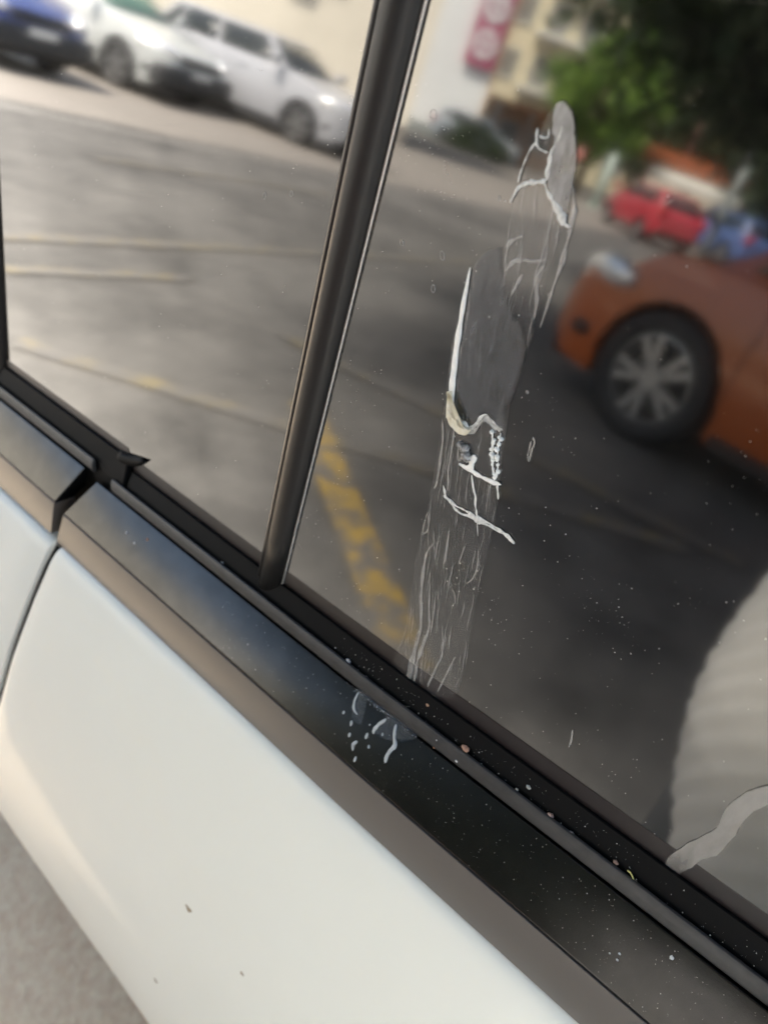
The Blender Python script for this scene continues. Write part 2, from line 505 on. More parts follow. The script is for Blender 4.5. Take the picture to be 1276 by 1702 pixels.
for y0, y1 in ((.93 - .55, .93 + .55),):
    rows = [[Vector((lerp(2.215, 2.44, t) + .06 * (1 - 4 * (j / 6 - .5) ** 2) + .012, lerp(y0, y1, j / 6), lerp(1.47, 1.10, t))) for j in range(7)] for t in (0, .5, 1)]
    grid('rear_screen', rows, M_wind, thick=.006)
rows = []
for i in range(30):
    x = lerp(-1.9, 2.2, i / 29); zl = low_z(x); r = []
    tap = .35 * max(0, -x - 1.35) ** 2 + .3 * max(0, x - 1.7) ** 2
    for j in range(9):
        t = j / 8
        r.append(Vector((x, FARY - .06 + .07 * math.sin(math.pi * min(1, t * 1.2)) - tap, lerp(.94 + .12 * x, zl, t))))
    rows.append(r)
grid('far_side_panel', rows, M_white)
for x0, x1, t0, t1 in ((-.62, .40, -.34, .42), (.46, 1.2, .48, 1.18), (1.26, 2.1, 1.22, 1.85)):
    r0 = [Vector((lerp(x0, x1, j / 4), FARY - .05, .95 + .12 * lerp(x0, x1, j / 4))) for j in range(5)]
    r1 = [Vector((lerp(t0, t1, j / 4), 1.61, 1.58)) for j in range(5)]
    grid('far_window', [r0, r1], M_wind, thick=.004)
rows = [[P(u, -.001, top_b(u) - .015 + .0 * u) for u in [-.40 + .125 * i for i in range(20)]],
        [P(u, .004, top_b(u) + .012) for u in [-.40 + .125 * i for i in range(20)]],
        [P(u, -.012, top_b(u) + .045) for u in [-.40 + .125 * i for i in range(20)]]]
grid('roof_rail', rows, M_satin, thick=.012)
bm = bmesh.new(); bm_box(bm, (-1.2, .25, .26), (2.2, 1.66, .32)); 
fo = bm_obj('cabin_floor', bm, M_dark); fo.parent = car; fo.location = -CL
bm = bmesh.new(); bm_box(bm, (-.95, .30, .50), (-.62, 1.58, .88), .05)
fo = bm_obj('dashboard', bm, M_dark); fo.parent = car; fo.location = -CL
def car_seat(x, y):
    s = empty('seat', (x - CL.x, y - CL.y, .32)); s.parent = car
    box('cushion', (-.26, -.25, .0), (.26, .25, .22), M_cloth, s, .06, 3)
    bm = bmesh.new(); bm_box(bm, (.14, -.25, .18), (.34, .25, .80), .07, 3)
    for v in bm.verts: v.co.x += (v.co.z - .18) * .22
    bm_obj('backrest', bm, M_cloth, s, True)
    bm = bmesh.new(); bm_box(bm, (.33, -.13, .83), (.44, .13, 1.0), .05, 3)
    bm_obj('headrest', bm, M_cloth, s, True)
for x, y in ((-.05, .58), (-.05, 1.28), (.95, .58), (.95, 1.28)): car_seat(x, y)

TYRE = [(.231, -.095), (.275, -.108), (.315, -.104), (.331, -.085), (.335, -.05), (.335, .05), (.331, .085), (.315, .104), (.275, .108), (.231, .095)]
def rim_mesh(nsp=5):
    bm = bmesh.new()
    prof = [(.205, -.09), (.212, .05), (.205, .085), (.192, .088), (.186, .06), (.182, -.05)]
    n = 40; vs = [[bm.verts.new((r * math.cos(2 * math.pi * i / n), h, r * math.sin(2 * math.pi * i / n))) for r, h in prof] for i in range(n)]
    for i in range(n):
        j = (i + 1) % n
        for q in range(len(prof)):
            q2 = (q + 1) % len(prof)
            bm.faces.new((vs[i][q], vs[i][q2], vs[j][q2], vs[j][q]))
    for k in range(nsp):
        for off in (-.14, .14):
            a = 2 * math.pi * k / nsp + off * .9; a2 = 2 * math.pi * k / nsp + off * 1.5
            d = Vector((math.cos(a), 0, math.sin(a))); e = Vector((math.cos(a2), 0, math.sin(a2))); t = Vector((-math.sin(a), 0, math.cos(a)))
            c = []
            for y in (.035, .075):
                for p, hw in ((d * .045, .017), (e * .19, .02)):
                    yy = y + (.008 if p is not d * .045 else 0)
                    c += [bm.verts.new(p + t * hw + Vector((0, yy, 0))), bm.verts.new(p - t * hw + Vector((0, yy, 0)))]
            for f in ((0, 1, 3, 2), (4, 6, 7, 5), (0, 2, 6, 4), (1, 5, 7, 3), (0, 4, 5, 1), (2, 3, 7, 6)):
                bm.faces.new([c[x] for x in f])
    r = bmesh.ops.create_cone(bm, cap_ends=True, segments=20, radius1=.062, radius2=.052, depth=.05, matrix=Matrix.Translation((0, .062, 0)) @ Matrix.Rotation(-math.pi / 2, 4, 'X'))
    bmesh.ops.recalc_face_normals(bm, faces=bm.faces)
    for v in bm.verts: v.co.x *= 1.13; v.co.z *= 1.13
    me = bpy.data.meshes.new('rim'); bm.to_mesh(me); bm.free(); me.materials.append(M_rim)
    return me
RIM_ME = rim_mesh()
_t = lathe('tyre', TYRE, M_tyre, None, 40, 'y', closed=True); TYRE_ME = _t.data; bpy.data.objects.remove(_t)
_t = lathe('brake_disc', [(.0, .0), (.17, .0), (.17, -.02), (.0, -.02)], M_dark, None, 24, 'y'); DISC_ME = _t.data; bpy.data.objects.remove(_t)
def wheel(parent, loc, side, r=.335):
    """side +1: outer face towards +y of the parent"""
    w_ = bpy.data.objects.new('wheel', None); link(w_, parent); w_.location = loc; w_.empty_display_size = .1
    w_.rotation_euler = (0, random.uniform(0, 1), 0 if side > 0 else math.pi); k = r / .335; w_.scale = (k, k, k)
    link(bpy.data.objects.new('tyre', TYRE_ME), w_); link(bpy.data.objects.new('rim', RIM_ME), w_); link(bpy.data.objects.new('brake_disc', DISC_ME), w_)
for wu in WHEELS_U:
    x = O.x + wu * .9924
    wheel(car, (x - CL.x, .175 - CL.y, .335), -1); wheel(car, (x - CL.x, 1.66 - CL.y, .335), 1)
for sgn in (-1, 1):
    bm = bmesh.new(); bmesh.ops.create_uvsphere(bm, u_segments=16, v_segments=10, radius=1)
    for v in bm.verts: v.co = Vector((-2.06 + v.co.x * .12 + .07 * (sgn * v.co.y), .93 + sgn * .55 + v.co.y * .2, .64 + v.co.z * .085))
    o = bm_obj('headlight', bm, M_lamp, car, True); o.location = -CL
    bm = bmesh.new(); bm_box(bm, (2.40, .93 + sgn * .68 - .09, .85), (2.50, .93 + sgn * .68 + .09, 1.1), .03)
    o = bm_obj('tail_light', bm, M_red, car, True); o.location = -CL
bm = bmesh.new(); bm_box(bm, (-2.27, .60, .38), (-2.16, 1.26, .56), .03)
o = bm_obj('grille', bm, M_black, car); o.location = -CL

# ================================================================== setting: ground, markings
def asphalt(name, c1, c2, scale=.35, bump=.004):
    m = bpy.data.materials.new(name); m.use_nodes = True
    n, l = nodes_of(m); b = n['Principled BSDF']; b.inputs['Roughness'].default_value = .85; b.inputs['Specular IOR Level'].default_value = .3
    tc = n.new('ShaderNodeTexCoord')
    a = n.new('ShaderNodeTexNoise'); a.inputs['Scale'].default_value = scale; a.inputs['Detail'].default_value = 8; a.inputs['Roughness'].default_value = .6
    f = n.new('ShaderNodeTexNoise'); f.inputs['Scale'].default_value = 70; f.inputs['Detail'].default_value = 4
    w_ = n.new('ShaderNodeTexNoise'); w_.inputs['Scale'].default_value = 3.2; w_.inputs['Detail'].default_value = 9; w_.inputs['Roughness'].default_value = .7
    for t in (a, f, w_): l.new(tc.outputs['Object'], t.inputs['Vector'])
    r = n.new('ShaderNodeValToRGB'); r.color_ramp.elements[0].position = .34; r.color_ramp.elements[1].position = .66
    r.color_ramp.elements[0].color = (*c1, 1); r.color_ramp.elements[1].color = (*c2, 1)
    mx = n.new('ShaderNodeMath'); mx.operation = 'ADD'; md = n.new('ShaderNodeMath'); md.operation = 'MULTIPLY'; md.inputs[1].default_value = .5
    l.new(a.outputs[0], mx.inputs[0]); l.new(w_.outputs[0], mx.inputs[1]); l.new(mx.outputs[0], md.inputs[0]); l.new(md.outputs[0], r.inputs[0])
    mi = n.new('ShaderNodeMixRGB'); mi.blend_type = 'OVERLAY'; mi.inputs[0].default_value = .35
    l.new(r.outputs[0], mi.inputs[1]); l.new(f.outputs[0], mi.inputs[2]); l.new(mi.outputs[0], b.inputs['Base Color'])
    bp = n.new('ShaderNodeBump'); bp.inputs['Distance'].default_value = bump; bp.inputs['Strength'].default_value = .7
    l.new(f.outputs[0], bp.inputs['Height']); l.new(bp.outputs[0], b.inputs['Normal'])
    return m
def paint(name, c, base, wear=.5):
    """worn road paint: asphalt shows through in patches"""
    m = bpy.data.materials.new(name); m.use_nodes = True
    n, l = nodes_of(m); b = n['Principled BSDF']; b.inputs['Roughness'].default_value = .7
    tc = n.new('ShaderNodeTexCoord')
    a = n.new('ShaderNodeTexNoise'); a.inputs['Scale'].default_value = 7; a.inputs['Detail'].default_value = 9; a.inputs['Roughness'].default_value = .7
    l.new(tc.outputs['Object'], a.inputs['Vector'])
    r = n.new('ShaderNodeValToRGB'); r.color_ramp.elements[0].position = wear - .06; r.color_ramp.elements[1].position = wear + .08
    r.color_ramp.elements[0].color = (*base, 1); r.color_ramp.elements[1].color = (*c, 1)
    l.new(a.outputs[0], r.inputs[0]); l.new(r.outputs[0], b.inputs['Base Color'])
    return m
M_asph = asphalt('worn_asphalt', (.042, .041, .039), (.165, .158, .148), .75)
M_conc = asphalt('pale_concrete', (.18, .165, .147), (.25, .227, .203), .25, .002)
M_yel = paint('yellow_paint', (.34, .225, .045), (.12, .112, .103), .50)
M_yelf = paint('faded_yellow_paint', (.175, .145, .08), (.115, .109, .101), .55)
M_wline = paint('white_paint_line', (.30, .29, .27), (.17, .16, .15), .46)
def sheet(name, pts, z, mat):
    o = mesh_obj(name, [(x, y, z) for x, y in pts], [tuple(range(len(pts)))], mat)
    return tag(o, kind='structure')
sheet('ground', [(-260, -260), (260, -260), (260, 260), (-260, 260)], 0, M_asph)
sheet('parking_strip', [(-8.0, 6), (-17, 6), (-21, -60), (-10.4, -60), (-8.7, -10)], .004, M_conc)
def line(name, a, b, w_, mat, z=.009):
    a = Vector((*a, 0)); b = Vector((*b, 0)); d = (b - a).normalized(); s = Vector((-d.y, d.x, 0)) * w_ / 2
    pts = [a + s, a - s, b - s, b + s]
    return sheet(name, [(p.x, p.y) for p in pts], z, mat)
sheet('concrete_pad', [(-7, -.62), (7, -.62), (7, 3.2), (-7, 3.2)], .004, asphalt('beige_concrete', (.58, .45, .31), (.74, .60, .44), 1.2, .006))
line('edge_line', (-7.6, 3), (-8.62, -16), .10, M_wline)
for a, b, w_, z in (((-3.95, -.7), (-4.75, -6.6), .13, .009), ((-3.55, -1.2), (-3.6, -2.25), .10, .009),
                 ((-2.75, -.9), (-.65, -2.78), .11, .009), ((-2.1, -1.83), (-.72, -1.0), .14, .013), ((-2.85, -2.32), (-.45, -2.98), .11, .011),
                 ((-6.4, -3.2), (-7.0, -7.5), .12, .009)):
    line('bay_line', a, b, w_, M_yel if z == .013 else M_yelf, z)

# ================================================================== parked cars
def make_car(name, color, loc, head, label, L=4.3, W=1.76, H=1.46, hood=.92, sedan=False, wr=.32, bumper=None, group='parked cars around the lot', xc=.85, plate=True, wind=None, rough=.35):
    """x forward, y left. Lower body is a loft with wheel arches cut out, the cabin a bevelled hull with panes set on it."""
    root = empty(name, loc, math.radians(head)); tag(root, label, 'car', group)
    m = pmat('paint_' + name + '_%d' % int(color[0] * 1000 + color[2] * 7000), color, rough, coat=.7)
    wb = L * .61; fx, rx = wb / 2 + .02, -wb / 2 + .02
    zb = hood + .06; nose = L / 2; tail = -L / 2
    def ztop(x):
        return float(np.interp(x, [tail, tail + .08, tail + .35, -.2, xc, xc + .35, nose - .45, nose - .12, nose], [.72, zb - .04, zb + .02 if not sedan else zb - .02, zb + .01, zb, hood + .02, hood - .10, hood - .22, .56]))
    def zlow(x):
        z = float(np.interp(x, [tail, tail + .15, tail + .5, nose - .5, nose - .15, nose], [.42, .28, .21, .21, .24, .34]))
        for wx in (fx, rx):
            d = abs(x - wx); R_ = wr + .055
            if d < R_: z = max(z, wr + math.sqrt(R_ * R_ - d * d))
        return z
    def hw(x):
        t = abs(x) / (L / 2)
        return W / 2 * (1 - .10 * t ** 3 - .22 * max(0, t - .86) ** 2 / .0196)
    xs = sorted(set([round(tail + L * i / 44, 4) for i in range(45)] + [round(wx + s * (wr + .0549), 4) for wx in (fx, rx) for s in (-1, 1)] + [round(wx + s * (wr + .056), 4) for wx in (fx, rx) for s in (-1, 1)]
               + [round(nose - .04, 4), round(nose - .015, 4), round(tail + .04, 4), round(tail + .015, 4)]))
    ts = [0, .06, .18, .34, .5, .66, .8, .9, .965, 1.0]
    def sec(z, zt):
        return float(np.interp(z, [.2, .3, .5, .68, .85, 1.0], [.945, .975, 1.0, .995, .965, .93]))
    V = []; F = []; k = None
    for x in xs:
        zl, zt, h = zlow(x), ztop(x), hw(x)
        left = [(h * sec(zl + t * (zt - zl), zt) * (1 if t < .95 else (.985 if t < .99 else .955)), zl + t * (zt - zl)) for t in ts]
        mid = [(left[-1][0] * s, zt + .035 * (1 - s * s)) for s in (.75, .4, 0)]
        ring = [(y, z) for y, z in left] + mid + [(-y, z) for y, z in mid[:-1][::-1]] + [(-y, z) for y, z in left[::-1]]
        k = len(ring)
        V += [(x, y, z) for y, z in ring]
    for i in range(len(xs) - 1):
        for q in range(k - 1):
            F.append((i * k + q, (i + 1) * k + q, (i + 1) * k + q + 1, i * k + q + 1))
    F.append(tuple(range(k))); F.append(tuple(range((len(xs) - 1) * k, len(xs) * k))[::-1])
    body = mesh_obj('body', V, F, m, root, True)
    body.data.polygons[len(F) - 1].use_smooth = False; body.data.polygons[len(F) - 2].use_smooth = False
    # underbody and arch liners
    box('underbody', (tail + .12, -W / 2 + .16, .2), (nose - .12, W / 2 - .16, .55), M_dark, root, .02)
    for wx in (fx, rx):
        for s in (-1, 1):
            wheel(root, (wx, s * (W / 2 - .115), wr), s, wr)
            bm = bmesh.new()
            arc = [(wr + .062) * Vector((math.cos(a), math.sin(a))) for a in [math.pi * j / 14 for j in range(15)]]
            for j in range(14):
                q = [bm.verts.new((wx + p.x, s * y, wr + p.y)) for p, y in ((arc[j], W / 2 - .03), (arc[j + 1], W / 2 - .03), (arc[j + 1], W / 2 - .32), (arc[j], W / 2 - .32))]
                bm.faces.new(q)
            bm_obj('wheel_arch', bm, M_black, root)
    # cabin
    x0b, x0t = xc + .05, xc - .55
    x1b, x1t = (tail + (.95 if sedan else .22), tail + (1.15 if sedan else .50))
    yb, yt = W / 2 * .915, W / 2 * .70
    def cab(f, s, t):   # face f: 'L','R','F','B' -> bilinear corner
        if f in 'LR':
            sg = 1 if f == 'L' else -1
            return Vector((lerp(lerp(x1b, x0b, s), lerp(x1t, x0t, s), t), sg * lerp(yb, yt, t), lerp(zb - .02, H - .03, t)))
        xb, xt = (x0b, x0t) if f == 'F' else (x1b, x1t)
        bulge = (.10 if f == 'F' else -.06) * (1 - (2 * s - 1) ** 2)
        return Vector((lerp(xb, xt, t) + bulge, lerp(-lerp(yb, yt, t), lerp(yb, yt, t), s), lerp(zb - .02, H - .03, t)))
    V = []; F = []; nt = 6
    ringn = None
    for i in range(nt + 1):
        t = i / nt; r = [cab('R', s / 6, t) for s in range(7)] + [cab('F', s / 6, t) for s in range(1, 7)] + [cab('L', 1 - s / 6, t) for s in range(1, 7)] + [cab('B', 1 - s / 6, t) for s in range(1, 6)]
        ringn = len(r); V += r
    for i in range(nt):
        for q in range(ringn):
            q2 = (q + 1) % ringn
            F.append((i * ringn + q, i * ringn + q2, (i + 1) * ringn + q2, (i + 1) * ringn + q))
    base_i = nt * ringn; cx_ = (x0t + x1t) / 2
    prev = list(range(base_i, base_i + ringn))
    for sc, dz in ((.96, .022), (.85, .04), (.5, .058)):
        idx = []
        for q in range(ringn):
            p = V[base_i + q]; V.append(Vector((cx_ + (p.x - cx_) * sc, p.y * sc, H - .03 + dz * .5 + .0))); idx.append(len(V) - 1)
        for q in range(ringn):
            F.append((prev[q], prev[(q + 1) % ringn], idx[(q + 1) % ringn], idx[q]))
        prev = idx
    F.append(tuple(prev))
    mesh_obj('cabin', V, F, m, root, True)
    gm = wind or M_wind
    def pane_on(f, s0, s1, t0, t1, skew0=0.0, skew1=0.0, nn=5):
        out = {'L': Vector((0, 1, .35)), 'R': Vector((0, -1, .35)), 'F': Vector((.8, 0, .6)), 'B': Vector((-.8, 0, .5))}[f].normalized() * .007
        V = []; F = []
        for t, sa, sb in ((t0, s0, s1), ((t0 + t1) / 2, s0 + skew0 / 2, s1 + skew1 / 2), (t1, s0 + skew0, s1 + skew1)):
            for j in range(nn + 1): V.append(cab(f, lerp(sa, sb, j / nn), t) + out)
        for r in range(2):
            for j in range(nn):
                F.append((r * (nn + 1) + j, r * (nn + 1) + j + 1, (r + 1) * (nn + 1) + j + 1, (r + 1) * (nn + 1) + j))
        o = mesh_obj('window', V, F, gm, root, True)
        so = o.modifiers.new('thickness', 'SOLIDIFY'); so.thickness = .006; so.offset = 0
    for f in 'LR':
        pane_on(f, .52, .965, .10, .90, .0, -.01); pane_on(f, .17, .485, .10, .90, .0, 0); 
        if not sedan: pane_on(f, .03, .145, .14, .86, .03, .0)
    pane_on('F', .06, .94, .10, .92); pane_on('B', .08, .92, .12, .88)
    # lamps, grille, bumper, plate, mirrors, handles, door seams
    for s in (-1, 1):
        bm = bmesh.new(); bmesh.ops.create_uvsphere(bm, u_segments=18, v_segments=10, radius=1)
        for v in bm.verts:
            yy = v.co.y; v.co = Vector((nose - .27 + v.co.x * .17 - .22 * (s * yy), s * (W / 2 - .20) + yy * .20, hood - .215 + v.co.z * .10 + .03 * (s * yy)))
        bm_obj('headlight', bm, M_lamp, root, True)
        bm = bmesh.new(); bm_box(bm, (tail - .02, s * (W / 2 - .2) - .11, .72), (tail + .16, s * (W / 2 - .2) + .11, .92), .03)
        bm_obj('tail_light', bm, M_red, root, True)
        bm = bmesh.new(); bmesh.ops.create_uvsphere(bm, u_segments=14, v_segments=8, radius=1)
        for v in bm.verts: v.co = Vector((nose - .22 + v.co.x * .12 - .14 * s * v.co.y, s * (W / 2 - .20) + v.co.y * .16, .43 + v.co.z * .10))
        bm_obj('fog_lamp', bm, M_black, root, True)
        bm = bmesh.new(); bm_box(bm, (min(xc, .95) - .12, s * (W / 2 + .09) - .09, zb + .03), (min(xc, .95) + .02, s * (W / 2 + .09) + .09, zb + .17), .04, 3)
        bm_obj('wing_mirror', bm, m, root, True)
        for hx in (.05, -.85):
            bm = bmesh.new(); bm_box(bm, (hx - .1, s * W / 2 * .985 - .014, zb - .17), (hx + .1, s * W / 2 * .985 + .014, zb - .135), .01)
            bm_obj('door_handle', bm, m, root, True)
        for hx in (fx - .42, -.25, rx + .40):
            bm = bmesh.new()
            for j in range(8):
                z0, z1 = lerp(.3, zb - .04, j / 8), lerp(.3, zb - .04, (j + 1) / 8)
                q = [bm.verts.new((hx + d, s * (hw(hx) * sec(z, 0) + .0015), z)) for d, z in ((-.004, z0), (.004, z0), (.004, z1), (-.004, z1))]
                bm.faces.new(q)
            bm_obj('door_seam', bm, M_black, root)
        bm = bmesh.new(); bm_box(bm, (rx + wr + .1, s * (W / 2 * .965) - .02, .19), (fx - wr - .1, s * (W / 2 * .965) + .02, .27), .01)
        bm_obj('sill', bm, M_black, root)
    box('grille', (nose - .07, -.42, .58), (nose + .015, .42, .70), M_black, root, .02)
    box('lower_intake', (nose - .10, -.55, .30), (nose + .012, .55, .43), M_black, root, .03)
    if bumper:
        bmm = pmat('bumper_dark', (.02, .021, .024), .6)
        bm = bmesh.new(); bm_box(bm, (nose - .34, -W / 2 * .9, .26), (nose + .03, W / 2 * .9, .54), .07, 3)
        bm_obj('front_bumper', bm, bmm, root, True)
    if plate: box('number_plate', (nose + .012, -.2, .45), (nose + .035, .2, .55), M_plate, root, .005)
    return root
def car_at(wheel_xy, head, L, W, **k):
    """car placed so that its left (or right, s=-1) front wheel stands on wheel_xy"""
    s = k.pop('s', 1); h = math.radians(head); fx = L * .61 / 2 + .02
    off = Matrix.Rotation(h, 2) @ Vector((fx, s * (W / 2 - .115)))
    return dict(loc=(wheel_xy[0] - off.x, wheel_xy[1] - off.y, 0), head=head, L=L, W=W, **k)
make_car('orange_hatchback', (.40, .09, .016), **car_at((-1.46, -3.84), 188, 4.7, 1.76, s=-1), label='orange hatchback parked under the tree, mirrored in the right pane', hood=.97, H=1.52, wr=.36, rough=.3, xc=1.38)
make_car('silver_minivan', (.40, .41, .44), **car_at((-10.5, -8.97), -14, 4.4, 1.76), label='silver minivan with tall windows, nearest the divider bar in the reflection', H=1.44, hood=.95)
make_car('silver_estate', (.46, .48, .48), **car_at((-11.9, -6.55), -13, 4.5, 1.74), label='silver estate car between the navy hatchback and the silver minivan', H=1.40, wind=pmat('greenish_glass', (.10, .19, .15), .08), bumper=True)
make_car('navy_hatchback', (.035, .05, .16), (-12.55, -4.25, 0), -13, 'navy hatchback with a black front bumper at the row end', L=4.1, bumper=True)
make_car('red_hatchback', (.38, .02, .035), **car_at((-10.4, -20.3), 218, 3.2, 1.5, s=-1, H=1.30, hood=.84, wr=.26), label='small red hatchback in front of the tiled kiosk')
make_car('blue_car', (.07, .12, .28), **car_at((-10.3, -25.0), 208, 3.6, 1.6, s=-1, H=1.36, hood=.86, wr=.28), label='blue car behind the red hatchback, under the kiosk awning')
make_car('pale_grey_car', (.30, .34, .38), (-23.0, -30.4, 0), -38, 'pale grey car at the foot of the white building', L=4.2)

# ================================================================== buildings
M_cream = pmat('cream_render', (.80, .74, .62), .85, noise=(.8, .10), bump=(30, .004))
M_wall = pmat('white_render', (.80, .81, .80), .85, noise=(.5, .05))
M_apt = pmat('yellow_render', (.76, .68, .48), .85, noise=(.6, .06))
M_brick = pmat('orange_brick', (.62, .34, .18), .85, noise=(6, .2))
M_grey = pmat('grey_metal', (.30, .33, .32), .5, metal=.3)
M_sign = pmat('crimson_sign', (.36, .03, .11), .45)
M_signw = pmat('white_sign_letters', (.8, .8, .8), .45)
M_tile = pmat('terracotta_tile', (.62, .20, .08), .7, noise=(8, .2))
M_awn = pmat('white_awning', (.78, .79, .74), .6)
M_wood = pmat('brown_post', (.13, .06, .05), .7)
M_pane = pmat('building_window', (.22, .22, .20), .3)
M_frame = pmat('window_frame_paint', (.7, .7, .68), .5)
def frame_empty(name, a, b, label, cat):
    """empty at a whose x axis runs from a to b on the ground; -y is the street side when b is right of a seen from the street"""
    d = Vector(b) - Vector(a); e = empty(name, (a[0], a[1], 0), math.atan2(d.y, d.x)); tag(e, label, cat); e['len'] = d.length
    return e, d.length
def win(parent, x, z, w_, h, y=0.0, sgn=1, frame=None, depth=.10):
    """window set into the face y (outside is +y*sgn)"""
    f = box('window', (x, min(y, y + sgn * .04), z), (x + w_, max(y, y + sgn * .04), z + h), M_frame, parent, .01)
    box('pane', (x + .06, min(y + sgn * .02, y + sgn * .052), z + .06), (x + w_ - .06, max(y + sgn * .02, y + sgn * .052), z + h - .06), M_pane, f)
    box('sill', (x - .05, min(y, y + sgn * .12), z - .08), (x + w_ + .05, max(y, y + sgn * .12), z - .01), M_frame, f)
# cream building behind the row of cars
e, Lc = frame_empty('cream_building', (-15.7, -17.4), (-30.5, -3.5), 'long cream rendered building behind the row of silver cars', 'building')
box('wall', (0, 0, 0), (Lc, 6, 7.5), M_cream, e)
box('plinth', (-.03, -.06, 0), (Lc + .03, .0, .5), M_conc, e)
box('roof_ledge', (-.2, -.3, 7.5), (Lc + .2, 6.2, 7.75), M_cream, e)
for k in range(6):
    win(e, 2.6 + k * 3.6, 3.1, .7, .6, 0, -1); win(e, 1.2 + k * 3.6, 4.8, 1.3, 1.3, 0, -1)
for k in range(3): box('vent', (3.3 + k * 5.2, -.18, 2.7), (3.9 + k * 5.2, 0, 3.1), M_grey, e, .02)
# white building with the hanging sign
e, Lw = frame_empty('white_building', (-29.5, -26.9), (-23.95, -31.35), 'plain white gable wall with a crimson hanging sign', 'building')
box('wall', (0, -8, 0), (Lw, 0, 14), M_wall, e)
box('base_course', (-.02, 0, 0), (Lw + .02, .06, .45), M_grey, e)
for k in range(2): win(e, 1.0 + k * 1.7, 8.5, .9, 1.2, 0, 1)
box('drain_pipe', (Lw - .02, .02, 0), (Lw + .09, .12, 14), pmat('ochre_pipe', (.55, .33, .14), .6), e, .03)
s_ = empty('hanging_sign', (0, 0, 0)); d = (Vector((-23.95, -31.35, 0)) - Vector((-29.5, -26.9, 0))).normalized(); nrm = Vector((-d.y, d.x, 0))
s_.location = Vector((-29.5, -26.9, 0)) + d * (Lw - 1.45) + nrm * .12; s_.rotation_euler = (0, 0, math.atan2(d.y, d.x))
tag(s_, 'tall crimson sign with two round white characters on the white wall', 'sign')
box('board', (0, 0, 3.25), (1.32, .14, 7.4), M_sign, s_, .02)
box('bracket', (.2, -.12, 3.6), (.3, 0, 3.7), M_grey, s_); box('bracket', (.2, -.12, 6.6), (.3, 0, 6.7), M_grey, s_)
def glyph(zc, kind):
    g = bpy.data.objects.new('character', None); link(g, s_); g.location = (.66, .15, zc)
    V = []; F = []; n = 28
    for i in range(n):
        a = 2 * math.pi * i / n
        for r, y in ((.52, 0), (.52, .03), (.36, .03), (.36, 0)): V.append((r * math.cos(a), y, r * 1.1 * math.sin(a)))
    for i in range(n):
        j = (i + 1) % n
        for q in range(4): F.append((i * 4 + q, i * 4 + (q + 1) % 4, j * 4 + (q + 1) % 4, j * 4 + q))
    mesh_obj('ring_stroke', V, F, M_signw, g)
    for lo, hi in ((((-.06, 0, -.5), (.06, .035, .5)), ((-.3, 0, -.06), (.3, .033, .07))) if kind else (((-.3, 0, .1), (.3, .035, .22)), ((-.3, 0, -.2), (.3, .034, -.08)), ((-.05, 0, -.4), (.06, .032, .4)))):
        box('bar_stroke', lo, hi, M_signw, g)
glyph(4.15, 1); glyph(5.55, 0); glyph(6.85, 1)
# yellow apartment block
e, La = frame_empty('apartment_block', (-33.6, -42.9), (-22.4, -50.6), 'tall yellow apartment block between the white wall and the round tree', 'building')
box('wall', (0, -10, 0), (La, 0, 19), M_apt, e)
for i in range(6):
    for k in range(6):
        win(e, .6 + k * 2.1, 1.2 + i * 2.9, 1.25, 1.5, 0, 1)
    box('balcony', (2.3, 0, .75 + i * 2.9), (5.6, 1.0, .95 + i * 2.9), M_frame, e)
    for q in range(9): box('railing', (2.35 + q * .4, .92, .95 + i * 2.9), (2.39 + q * .4, .96, 1.75 + i * 2.9), M_grey, e)
    box('balcony_rail', (2.3, .9, 1.75 + i * 2.9), (5.6, .98, 1.81 + i * 2.9), M_grey, e)
box('roof_ledge', (-.2, -10.2, 19), (La + .2, .3, 19.3), M_wall, e)
# low brick building with porch posts
e, Lb = frame_empty('brick_building', (-28.6, -35.7), (-23.6, -39.1), 'low orange brick shopfront with a tiled eave and pale posts', 'building')
box('wall', (0, -4, 0), (Lb, 0, 2.5), M_brick, e)
for k in range(3):
    win(e, .5 + k * 1.75, .9, 1.1, .9, 0, 1)
box('eave', (-.3, -4.2, 2.5), (Lb + .3, .9, 2.66), M_tile, e)
for k in range(4): box('porch_post', (.1 + k * 1.75, .7, 0), (.28 + k * 1.75, .88, 2.5), M_frame if k % 2 else M_grey, e)
# kiosk with a tiled roof and a white awning
e, Lk = frame_empty('kiosk', (-15.3, -31.0), (-11.2, -32.7), 'small kiosk with terracotta roof and white awning behind the red car', 'kiosk')
box('back_wall', (.2, -2.6, 0), (Lk - .2, -2.4, 2.0), M_cream, e); box('counter', (.3, -.2, 0), (Lk - .3, .1, .95), M_wall, e)
for x in (.15, Lk - .25):
    for y in (-2.5, .1): box('post', (x, y, 0), (x + .1, y + .1, 2.0), M_wood, e)
bm = bmesh.new()
for r in range(5):
    for c in range(18):
        x0 = -.25 + c * (Lk + .5) / 18; y1 = .75 - r * .42; z1 = 2.02 + r * .12
        bm_box(bm, (x0 + .01, y1 - .46, z1), (x0 + (Lk + .5) / 18 - .01, y1, z1 + .055))
for v in bm.verts: v.co.z += (.75 - v.co.y) * .03
o = bm_obj('roof_tiles', bm, M_tile, e); o['kind'] = 'stuff'
box('ridge_post', (1.3, -1.5, 2.0), (1.42, -1.38, 4.2), M_wood, e)
bm = bmesh.new(); bm_box(bm, (.35, .70, 1.50), (Lk - .25, .98, 1.92), .12, 4)
bm_obj('awning', bm, M_awn, e, True)
